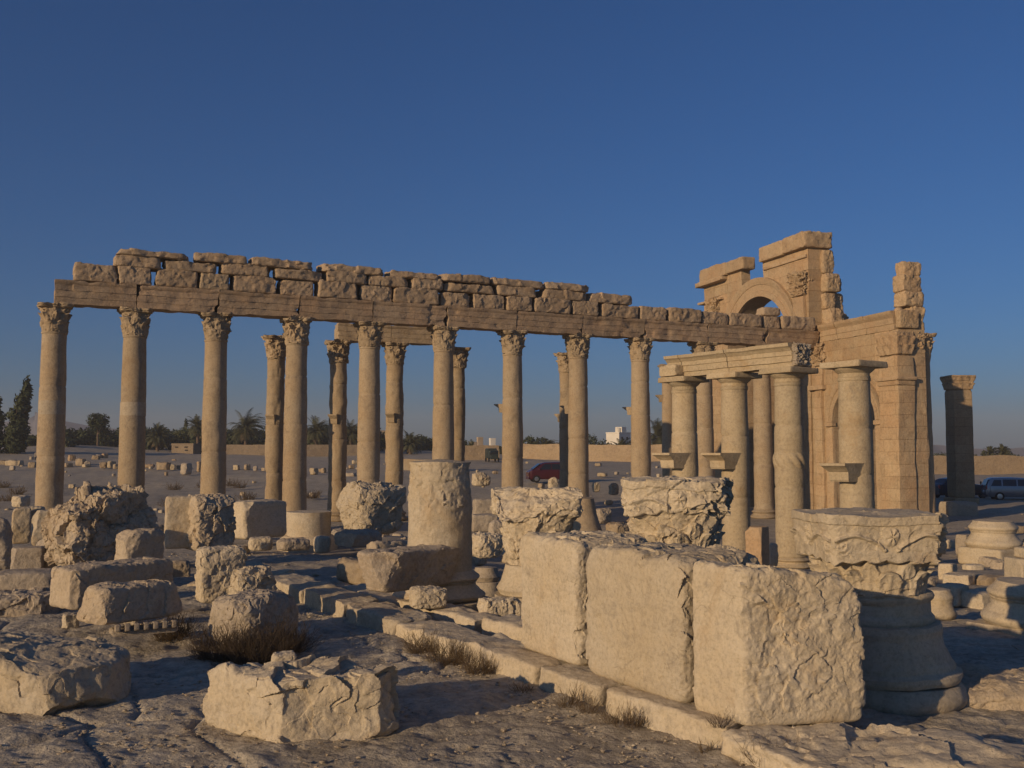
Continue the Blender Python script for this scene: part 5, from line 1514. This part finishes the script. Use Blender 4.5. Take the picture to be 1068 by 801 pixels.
def palm(label, u, v0, v1, Y, w_px, seed, group='date palms along the far edge of the plain', fr=80, wind=.0, bushy=False):
    x = ray(u, v1)[0] * Y
    zb = T(x, Y) - .2
    H = CZ + ray(u, v0)[1] * Y - zb
    w = w_px * 1.25 * Y / F / 2
    t = thing('palm_tree', label, 'palm tree', (x, Y, zb), 0, group)
    rng = random.Random(seed)
    hub = H - w * .8
    hub = max(hub, H * .25)
    V, f = lathe_mesh([(.34, -.2), (.3, .3)] + [(.27 + .03 * (k % 2), .3 + (hub - .3) * k / 14) for k in range(1, 15)], 10, .02, 1, seed)
    link('trunk', V, f, M['bark'], t)
    def fronds(nf, e0, e1, L, droop, hz):
        V, Fc = [], []
        for i in range(nf):
            az = i * 2.399 + rng.uniform(-.3, .3); el = rng.uniform(e0, e1)
            d = Vector((math.cos(az) * math.cos(el) + wind, math.sin(az) * math.cos(el), math.sin(el)))
            p = Vector((0, 0, hz)); n = 10; LL = L * rng.uniform(.75, 1.1)
            for s in range(n):
                d2 = d + Vector((wind * .15, 0, -droop * (s / n) * .9))
                d = d2.normalized(); q = p + d * LL / n
                side = d.cross(Vector((0, 0, 1))).normalized()
                k = len(V)
                V += [p + side * .03, q + side * .02, q - side * .02, p - side * .03]; Fc.append((k, k + 1, k + 2, k + 3))
                if s > 0:
                    for sg in (-1, 1):
                        for m_ in (0, .5):
                            o = p.lerp(q, m_); ll = LL * .26 * math.sin(math.pi * (.15 + .8 * s / n))
                            tip = o + side * sg * ll * .75 + d * ll * .6 + Vector((0, 0, -ll * .3))
                            k = len(V); V += [o, o + d * .12, tip]; Fc.append((k, k + 1, k + 2))
                p = q
        return V, Fc
    V, f = fronds(fr, -.45, 1.3, w * 1.15, .35, hub)
    link('crown', V, f, M['leaf_palm'], t, smooth=False)
    V, f = fronds(14, -.9, -.2, w * .7, .4, hub - .2)
    link('dry_fronds', V, f, M['palm_dry'], t, smooth=False)
    return t
tree('tall dark leaning cypress-like tree at the far left edge', 12, 394, 466, 150, 25, 1, 'cypress', lean=.2, n=5200)
tree('dark tree partly out of the picture at the left edge', -6, 412, 466, 150, 24, 2, 'cypress', n=2200, lean=.03)
tree('round-headed umbrella tree between the first and second front columns', 102, 431, 464, 185, 22, 3, 'round', n=2400)
rng = random.Random(8)
for i, (u, v0, w, kd) in enumerate([(34, 455, 26, 's'), (84, 448, 14, 'c'), (70, 456, 24, 's'), (118, 451, 20, 's'), (113, 444, 5, 'c'), (128, 447, 6, 'c'), (158, 442, 26, 's'), (176, 446, 30, 's'), (193, 437, 9, 'c'), (200, 444, 26, 's'), (212, 450, 20, 's'),
                                   (240, 452, 22, 's'), (274, 449, 24, 's'), (325, 448, 22, 's'), (336, 439, 26, 's'), (362, 447, 26, 's'), (377, 443, 24, 's'), (396, 452, 18, 's'), (424, 452, 26, 's'), (440, 456, 20, 's'), (454, 461, 14, 's'), (488, 456, 12, 's'), (520, 462, 12, 's'), (549, 454, 14, 's'), (562, 453, 22, 's'), (580, 459, 22, 's'),
                                   (618, 452, 24, 's'), (634, 461, 20, 's'), (665, 461, 18, 's'), (688, 458, 16, 's'), (720, 460, 20, 's'), (980, 469, 16, 's'), (1022, 469, 22, 's'), (1026, 470, 6, 'c'), (1042, 467, 22, 's'), (1054, 468, 16, 's'), (1066, 472, 14, 's'), (992, 470, 20, 's')]):
    right = u > 900
    Y = rng.uniform(185, 215) if not right else 190
    v1 = 474 if not right else 480
    where = 'behind the right-hand mud wall' if right else ('left of the second column' if u < 139 else 'in the dark grove left of the fourth column' if u < 300 else 'in the grove behind the fifth column' if u < 460 else 'by the far village, left of the red van' if u < 548 else 'above the mud wall behind the portico side')
    lab = ('slender dark cypress ' if kd == 'c' else ['bushy dark olive tree ', 'dusty green bushy tree '][i % 2]) + where
    tree(lab, u, v0, v1, Y, w, 20 + i, 'cypress' if kd == 'c' else 'shrubby', ['leaf_dark', 'leaf_olive'][i % 2], 'bushy trees on the far edge of the plain', n=1500)
for i, (u, v0, w, lab) in enumerate([(256, 430, 34, 'tall wind-swept date palm between the third and fourth front columns'), (206, 434, 24, 'date palm just left of the third front column'), (164, 444, 24, 'low date palm right of the second front column'), (330, 436, 28, 'date palm right of the fourth front column'),
                                (366, 440, 28, 'broad date palm left of the fifth front column'), (648, 458, 24, 'small date palm in front of the white building'), (686, 439, 34, 'date palm right of the ninth front column'), (570, 457, 22, 'low date palm above the red van'), (428, 451, 24, 'date palm right of the third back row column'),
                                (1033, 466, 14, 'small palm left in the trees behind the right-hand wall'), (1046, 465, 14, 'small palm right in the trees behind the right-hand wall')]):
    palm(lab, u, v0, 474 if u < 900 else 480, 178 if u < 900 else 180, w, 60 + i, wind=.25 if i == 0 else .1)

# ------------------------------------------------------------------ walls, houses
def wall_line(name, label, pts, h, th, mat, cat='wall', seed=0, seg=1.2):
    V, Fc = [], []
    P = []
    for (x0, y0), (x1, y1) in zip(pts[:-1], pts[1:]):
        L = math.hypot(x1 - x0, y1 - y0); k = max(2, int(L / seg))
        for i in range(k): P.append((x0 + (x1 - x0) * i / k, y0 + (y1 - y0) * i / k))
    P.append(pts[-1]); P = np.array(P)
    hh = h + fbm(np.stack([P[:, 0] * .3, P[:, 1] * .3, P[:, 0] * 0], 1), seed, 4) * h * .05
    tg = np.gradient(P, axis=0); tg /= np.linalg.norm(tg, axis=1)[:, None]; nr = np.stack([-tg[:, 1], tg[:, 0]], 1)
    zb = terr(P[:, 0], P[:, 1])
    n = len(P)
    rows = [(-.5, -.5), (-.47, .5), (-.42, 1.0), (.42, 1.0), (.47, .5), (.5, -.5)]
    for i in range(n):
        for s, k in rows:
            z = zb[i] - .4 if k < 0 else zb[i] + hh[i] * k
            V.append((P[i, 0] + nr[i, 0] * th * s, P[i, 1] + nr[i, 1] * th * s, z))
    for i in range(n - 1):
        for j in range(5):
            a = i * 6 + j; Fc.append((a, a + 1, a + 7, a + 6))
    Fc.append(tuple(range(6))[::-1]); Fc.append(tuple((n - 1) * 6 + j for j in range(6)))
    V = np.array(V); V = V + vfbm(V * .6, seed, 3) * .05
    o = link(name, V, Fc, mat, smooth=True, sharp=40)
    return tag(o, label, cat)
def gp(u, Y): return (ray(u, 480)[0] * Y, Y)
wall_line('mud_wall', 'long sunlit mud-brick wall behind the parked cars at the right', [gp(780, 150), gp(900, 155), gp(1080, 158), gp(1300, 165)], 3.05, .6, M['mud'], seed=1)
wall_line('mud_wall', 'long mud-brick wall behind the red van and the ninth column', [gp(528, 166), gp(620, 160), gp(700, 156), gp(778, 151)], 2.5, .6, M['mud'], seed=2)
wall_line('mud_wall', 'low mud-brick wall behind the grove, from the third to the fifth column', [gp(212, 172), gp(300, 170), gp(372, 172)], 1.7, .6, M['mud_shaded'], seed=3)
wall_line('mud_wall', 'mud wall stub with a square end, seen behind the broken drum', [gp(462, 150), gp(520, 152)], 2.2, .6, M['mud'], seed=4)
wall_line('stone_parapet', 'low stepped masonry wall joining the sixth column above the tall drum', [gp(420, 118), gp(450, 116), gp(484, 115)], 1.2, .8, M['column'], seed=6)
block('wall_end_block', 'pale upright block at the lower end of the stepped wall behind the sixth column', 'stone block', 474, 482, 467, 480, 112, rot=10, mat='column', n=14, k=14, seed=9)
def house(label, u0, u1, v0, Y, dep, mat, seed, windows=True, tank=False, rot=.35, group='small houses beyond the plain'):
    w = (u1 - u0) * Y / F / (math.cos(rot) + dep * math.sin(rot)); x = ray((u0 + u1) / 2, 470)[0] * Y
    zb = T(x, Y) - .3; H = CZ + ray(u0, v0)[1] * Y - zb
    t = thing('house', label, 'house', (x, Y, zb), rot, group)
    P, q = rock_mesh((w, w * dep, H), seed=seed, n=10, k=60, cuts=0, amp=.002); link('wall', P, q.tolist(), mat, t, sharp=30)
    P, q = rock_mesh((w * 1.03, w * dep * 1.03, .3), seed=seed, n=8, k=60, cuts=0, amp=.001); o = link('parapet', P, q.tolist(), mat, t, sharp=30); o.location.z = H - .05
    if windows:
        for i, (fx, fz) in enumerate([(-.25, .72), (.18, .72), (.2, .42)]):
            P, q = rock_mesh((w * .14, .16, H * .12), seed=seed, n=4, k=60, cuts=0, amp=.001); o = link('window', P, q.tolist(), M['dark_open'], t, sharp=30); o.location = (fx * w, -w * dep / 2, fz * H)
    if tank:
        P, f = lathe_mesh([(.1, 0), (.7, 0), (.75, .1), (.75, 1.0), (.6, 1.15), (.1, 1.2)], 16, 0); o = link('water_tank', P, f, M['whitewash'], t, sharp=40); o.location = (0, 0, H + .25)
        P, q = rock_mesh((w * .4, w * dep * .5, 1.4), seed=seed, n=8, k=60, cuts=0, amp=.001); o = link('stair_room', P, q.tolist(), mat, t, sharp=30); o.location = (w * .22, 0, H + .2)
    return t
house('white multi-storey building with a rooftop tank between the eighth and ninth front columns', 632, 658, 452, 250, .9, M['whitewash'], 1, tank=True, rot=.8)
house('tiny pale house in the village just left of the sixth front column', 433, 441, 458, 260, .8, M['ochre_wall'], 2)
house('ochre house seen between the fifth column and the third back row column', 396, 402, 450, 230, .8, M['ochre_wall'], 3, False)
house('small flat ochre house in the village above the mud wall stub', 490, 498, 462, 230, .9, M['ochre_wall'], 4, False)
house('taller ochre house in the village above the mud wall stub', 497, 504, 457, 235, .9, M['ochre_wall'], 5, False)
house('pale small house in the village left of the seventh front column', 510, 517, 458, 250, .9, M['whitewash'], 6, False)
house('dark mud hut with an open front in the grove left of the third front column', 186, 206, 464, 176, .5, M['mud_shaded'], 7, rot=-.5)

# ------------------------------------------------------------------ vehicles
def car_body(L, Wd, prof_low, prof_top):
    pass
def vehicle(label, name, x, y, rot, L, Wd, H, mat, kind='van', parts_extra=True):
    """lofted body from a side outline; +x is the front"""
    t = thing(name, label, 'car' if kind != 'truck' else 'truck', (x, y, T(x, y)), rot, 'vehicles parked behind the ruins')
    if kind == 'van':
        top = [(-.5, .5), (-.498, .86), (-.47, .97), (-.42, .995), (-.1, 1.0), (.12, .985), (.2, .94), (.29, .80), (.37, .66), (.455, .58), (.492, .5), (.5, .3)]
    elif kind == 'suv':
        top = [(-.5, .45), (-.49, .62), (-.455, .86), (-.43, .95), (-.38, .985), (-.1, 1.0), (.05, .97), (.13, .86), (.2, .72), (.26, .66), (.44, .60), (.49, .52), (.5, .32)]
    else:
        top = [(-.5, .5), (-.49, .62), (-.44, .70), (-.36, .78), (-.28, .95), (-.15, 1.0), (.0, .98), (.12, .84), (.2, .70), (.42, .62), (.48, .54), (.5, .35)]
    top = densify(top, .03)
    V, Fc = [], []
    bot = .16
    sec = []
    for (xx, zz) in top:
        belt = min(zz, .60)
        ww = 1.0 - .06 * (abs(xx) > .44) - .05 * max(0, abs(xx) - .4) * 8
        in_ = 1 - max(0, zz - .6) * .42
        ring = [(0, bot), (ww * .9, bot), (ww * .98, bot + .08), (ww, (bot + belt) / 2), (ww * .985, belt), (ww * (.985 + in_) / 2 if zz > .6 else ww * .97, (belt + zz) / 2), (ww * in_, zz - .015 if zz > .62 else zz), (ww * in_ * .8, zz + .008), (0, zz + .012)]
        sec.append([(xx * L, s * a * Wd / 2, b * H) for s in (1,) for a, b in ring] + [(xx * L, -a * Wd / 2, b * H) for a, b in reversed(ring[1:-1])])
    n = len(sec[0])
    for s in sec: V += s
    for i in range(len(sec) - 1):
        for j in range(n):
            a = i * n + j; b = i * n + (j + 1) % n
            Fc.append((a, b, b + n, a + n))
    Fc.append(tuple(range(n))[::-1]); Fc.append(tuple((len(sec) - 1) * n + j for j in range(n)))
    link('body', V, Fc, mat, t, sharp=35)
    def window(x0, x1, z0, z1, slant0=0, slant1=0):
        for s in (1, -1):
            yo = lambda z: s * (Wd / 2 * (1 - max(0, z - .6) * .42) * .985 + .012)
            Vw = []
            for (xx, zz) in ((x0, z0), (x1, z0), (x1 - slant1, z1), (x0 + slant0, z1)):
                Vw.append((xx * L, yo(zz), zz * H))
            Vw += [(a, b - s * .03, c) for a, b, c in Vw]
            link('side_window', Vw, [(0, 1, 2, 3), (7, 6, 5, 4), (0, 4, 5, 1), (1, 5, 6, 2), (2, 6, 7, 3), (3, 7, 4, 0)], M['glass_dark'], t, smooth=False)
    if kind == 'van':
        window(-.44, -.22, .64, .9, .02, .0); window(-.2, .0, .64, .92); window(.02, .27, .64, .92, 0, .12)
    elif kind == 'suv':
        window(-.43, -.28, .64, .9, .05, 0); window(-.26, -.07, .64, .92); window(-.05, .16, .64, .92, 0, .09)
    else:
        window(-.36, -.14, .64, .93, .12, 0); window(-.12, .14, .64, .93, 0, .12)
    # windscreen and rear glass
    for nm, (xa, za), (xb, zb) in (('windscreen', (.385 if kind == 'van' else .205, .66), (.235 if kind == 'van' else .09, .925)), ('rear_window', (-.497 if kind == 'van' else (-.49 if kind == 'suv' else -.42), .66), (-.475 if kind == 'van' else (-.45 if kind == 'suv' else -.31), .9))):
        Vw = [(xa * L, -Wd * .42, za * H), (xa * L, Wd * .42, za * H), (xb * L, Wd * .37, zb * H), (xb * L, -Wd * .37, zb * H)]
        dx = .05 if nm == 'windscreen' else -.05
        Vw += [(a + dx, b, c + .03) for a, b, c in Vw]
        link(nm, Vw, [(0, 1, 2, 3), (7, 6, 5, 4), (0, 4, 5, 1), (1, 5, 6, 2), (2, 6, 7, 3), (3, 7, 4, 0)], M['glass_dark'], t, smooth=False)
    R = .33 if kind != 'truck' else .5
    for xx in (-.31, .33):
        for s in (1, -1):
            P, f = lathe_mesh([(R * .6, -.11), (R * .95, -.11), (R, -.07), (R, .07), (R * .95, .11), (R * .6, .11)], 24)
            P = np.stack([P[:, 0], P[:, 2], P[:, 1]], 1)
            w = link('wheel', P, [q[::-1] for q in f], M['rubber'], t, sharp=40); w.location = (xx * L, s * (Wd / 2 - .1), R)
            P, f = lathe_mesh([(.05, -.12), (R * .58, -.115), (R * .6, 0), (.05, 0)], 16); P = np.stack([P[:, 0], P[:, 2] * s * -1 + 0, P[:, 1]], 1)
            link('hubcap', P, f, M['chrome'], w, sharp=40)
            # wheel arch
    for s in (1, -1):
        P, q = rock_mesh((.12, .3, .16), seed=1, n=6, k=5, cuts=0, amp=0); h = link('headlight', P, q.tolist(), M['lamp_glass'], t); h.location = (.475 * L, s * Wd * .36, .44 * H)
        P, q = rock_mesh((.1, .16, .34), seed=1, n=6, k=5, cuts=0, amp=0); h = link('tail_light', P, q.tolist(), M['tail_red'], t); h.location = (-.487 * L, s * Wd * .41, .46 * H)
        P, q = rock_mesh((.16, .14, .13), seed=1, n=6, k=5, cuts=0, amp=0); h = link('mirror', P, q.tolist(), mat, t); h.location = ((.27 if kind == 'van' else .14) * L, s * (Wd / 2 + .06), .62 * H)
    P, q = rock_mesh((.06, .5, .14), seed=1, n=6, k=30, cuts=0, amp=0); h = link('number_plate', P, q.tolist(), M['white_plate'], t); h.location = (-.5 * L, 0, .36 * H)
    P, q = rock_mesh((.12, Wd * .94, .2), seed=1, n=8, k=8, cuts=0, amp=0); h = link('bumper', P, q.tolist(), mat if kind != 'suv' else M['car_dark'], t); h.location = (.49 * L, 0, .16 * H)
    P, q = rock_mesh((.14, Wd * .94, .22), seed=1, n=8, k=8, cuts=0, amp=0); h = link('bumper', P, q.tolist(), mat if kind != 'suv' else M['car_dark'], t); h.location = (-.49 * L, 0, .16 * H)
    return t
vp = W(574, 497, 90)
vehicle('dark red minivan parked between the seventh and eighth front columns', 'minivan', vp.x, vp.y, math.radians(188), 4.2, 1.75, 1.78, M['car_red'])
vp = W(1063, 520, 76)
vehicle('silver blue estate car at the right edge of the picture', 'parked_car', vp.x, vp.y, math.radians(-14), 4.9, 1.85, 1.72, M['car_blue'], 'suv')
vp = W(1000, 518, 80)
vehicle('dark car half hidden behind the square pier', 'parked_car', vp.x, vp.y, math.radians(12), 4.6, 1.8, 1.6, M['car_dark'], 'sedan')
# old truck by the village wall
tx = W(513, 482, 144)
t = thing('old_truck', 'small dark green truck parked against the far mud wall left of the seventh column', 'truck', (tx.x, tx.y, T(tx.x, tx.y)), math.radians(-78), 'vehicles parked behind the ruins')
t.scale = (.72, .72, .72)
for nm, dim, loc, mt in (('cab', (1.6, 1.9, 1.7), (1.3, 0, .6), 'truck_green'), ('cargo_box', (2.6, 2.0, 2.0), (-1.0, 0, .7), 'truck_green'), ('bonnet', (.9, 1.6, .8), (2.4, 0, .55), 'truck_green'), ('windscreen', (.1, 1.5, .6), (2.1, 0, 1.55), 'glass_dark')):
    P, q = rock_mesh(dim, seed=1, n=10, k=14, cuts=0, amp=.002); o = link(nm, P, q.tolist(), M[mt], t, sharp=40); o.location = loc
for xx in (-1.5, 1.9):
    for s in (1, -1):
        P, f = lathe_mesh([(.1, -.12), (.4, -.12), (.45, 0), (.4, .12), (.1, .12)], 16); P = np.stack([P[:, 0], P[:, 2], P[:, 1]], 1)
        o = link('wheel', P, f, M['rubber'], t); o.location = (xx, s * .95, .45)
# two slim posts beside the pier
for k, u in enumerate((1011, 1023)):
    p = W(u, 506, 88)
    P, f = lathe_mesh([(.08, -.1), (.08, .2), (.06, .9), (.09, 1.0), (.03, 1.1)], 8, 0)
    o = link('bollard', P, f, M['dark_open']); o.location = (p.x, p.y, T(p.x, p.y))
    tag(o, 'short dark post on the sand between the square pier and the silver car', 'bollard', 'two dark posts by the cars')
p = W(766, 470, 150); 
P, f = lathe_mesh([(.12, -.2), (.1, 4), (.07, 9)], 8, 0); o = link('utility_pole', P, f, M['bark']); pp = W(596, 480, 200); o.location = (W(692, 480, 190).x, 190, T(W(692, 480, 190).x, 190))
tag(o, 'thin utility pole by the date palm right of the ninth column', 'pole')

# thickets: the dark mass of orchard behind the plain
def thicket(label, u0, u1, v0, Y, n, seed, mat):
    rng = np.random.RandomState(seed)
    lobes = []
    for i in range(int((u1 - u0) / 4) + 3):
        u = rng.uniform(u0, u1); yy = Y + rng.uniform(-6, 10); x = ray(u, 470)[0] * yy; zb = T(x, yy)
        H = max(CZ + ray(u, v0 + rng.uniform(0, 7))[1] * yy - zb, .8)
        r = rng.uniform(1.2, 2.6)
        lobes.append(((x, yy, zb + H * .45), (r, r, H * .5)))
    V, f = leaf_cloud(lobes, n, .36, seed)
    o = link('thicket', V, f, M[mat], smooth=False)
    tag(o, label, None, kind='stuff')
thicket('dark orchard thicket along the far edge of the plain, left of the third column', 66, 214, 444, 192, 20000, 1, 'leaf_dark')
thicket('dark orchard thicket along the far edge of the plain, between third and fifth columns', 232, 398, 443, 190, 24000, 2, 'leaf_dark')
thicket('orchard thicket at the left edge of the plain', -20, 70, 451, 175, 10000, 3, 'leaf_olive')
thicket('orchard thicket right of the fifth column', 405, 470, 453, 200, 8000, 4, 'leaf_dark')
thicket('low orchard thicket above the mud walls', 545, 700, 459, 190, 10000, 5, 'leaf_olive')
thicket('low orchard thicket above the right-hand wall', 975, 1075, 473, 195, 5000, 6, 'leaf_dark')

# ------------------------------------------------------------------ haze: dusty evening air
hz = bpy.data.meshes.new('haze')
X0, X1, Y0, Y1, Z0, Z1 = -2600, 2600, -60, 1650, -20, 62
hz.from_pydata([(x, y, z) for z in (Z0, Z1) for x, y in ((X0, Y0), (X1, Y0), (X1, Y1), (X0, Y1))], [], [(0, 3, 2, 1), (4, 5, 6, 7), (0, 1, 5, 4), (1, 2, 6, 5), (2, 3, 7, 6), (3, 0, 4, 7)])
hm = bpy.data.materials.new('haze'); hm.use_nodes = True
nt = hm.node_tree
for n in list(nt.nodes): nt.nodes.remove(n)
out = nt.nodes.new('ShaderNodeOutputMaterial'); pv = nt.nodes.new('ShaderNodeVolumePrincipled')
pv.inputs['Color'].default_value = (.85, .84, .86, 1); pv.inputs['Density'].default_value = .0005; pv.inputs['Anisotropy'].default_value = .0
nt.links.new(pv.outputs[0], out.inputs['Volume'])
hz.materials.append(hm)
ho = bpy.data.objects.new('haze', hz); C.objects.link(ho); ho['kind'] = 'stuff'; ho['label'] = 'thin dusty evening haze over the whole plain'
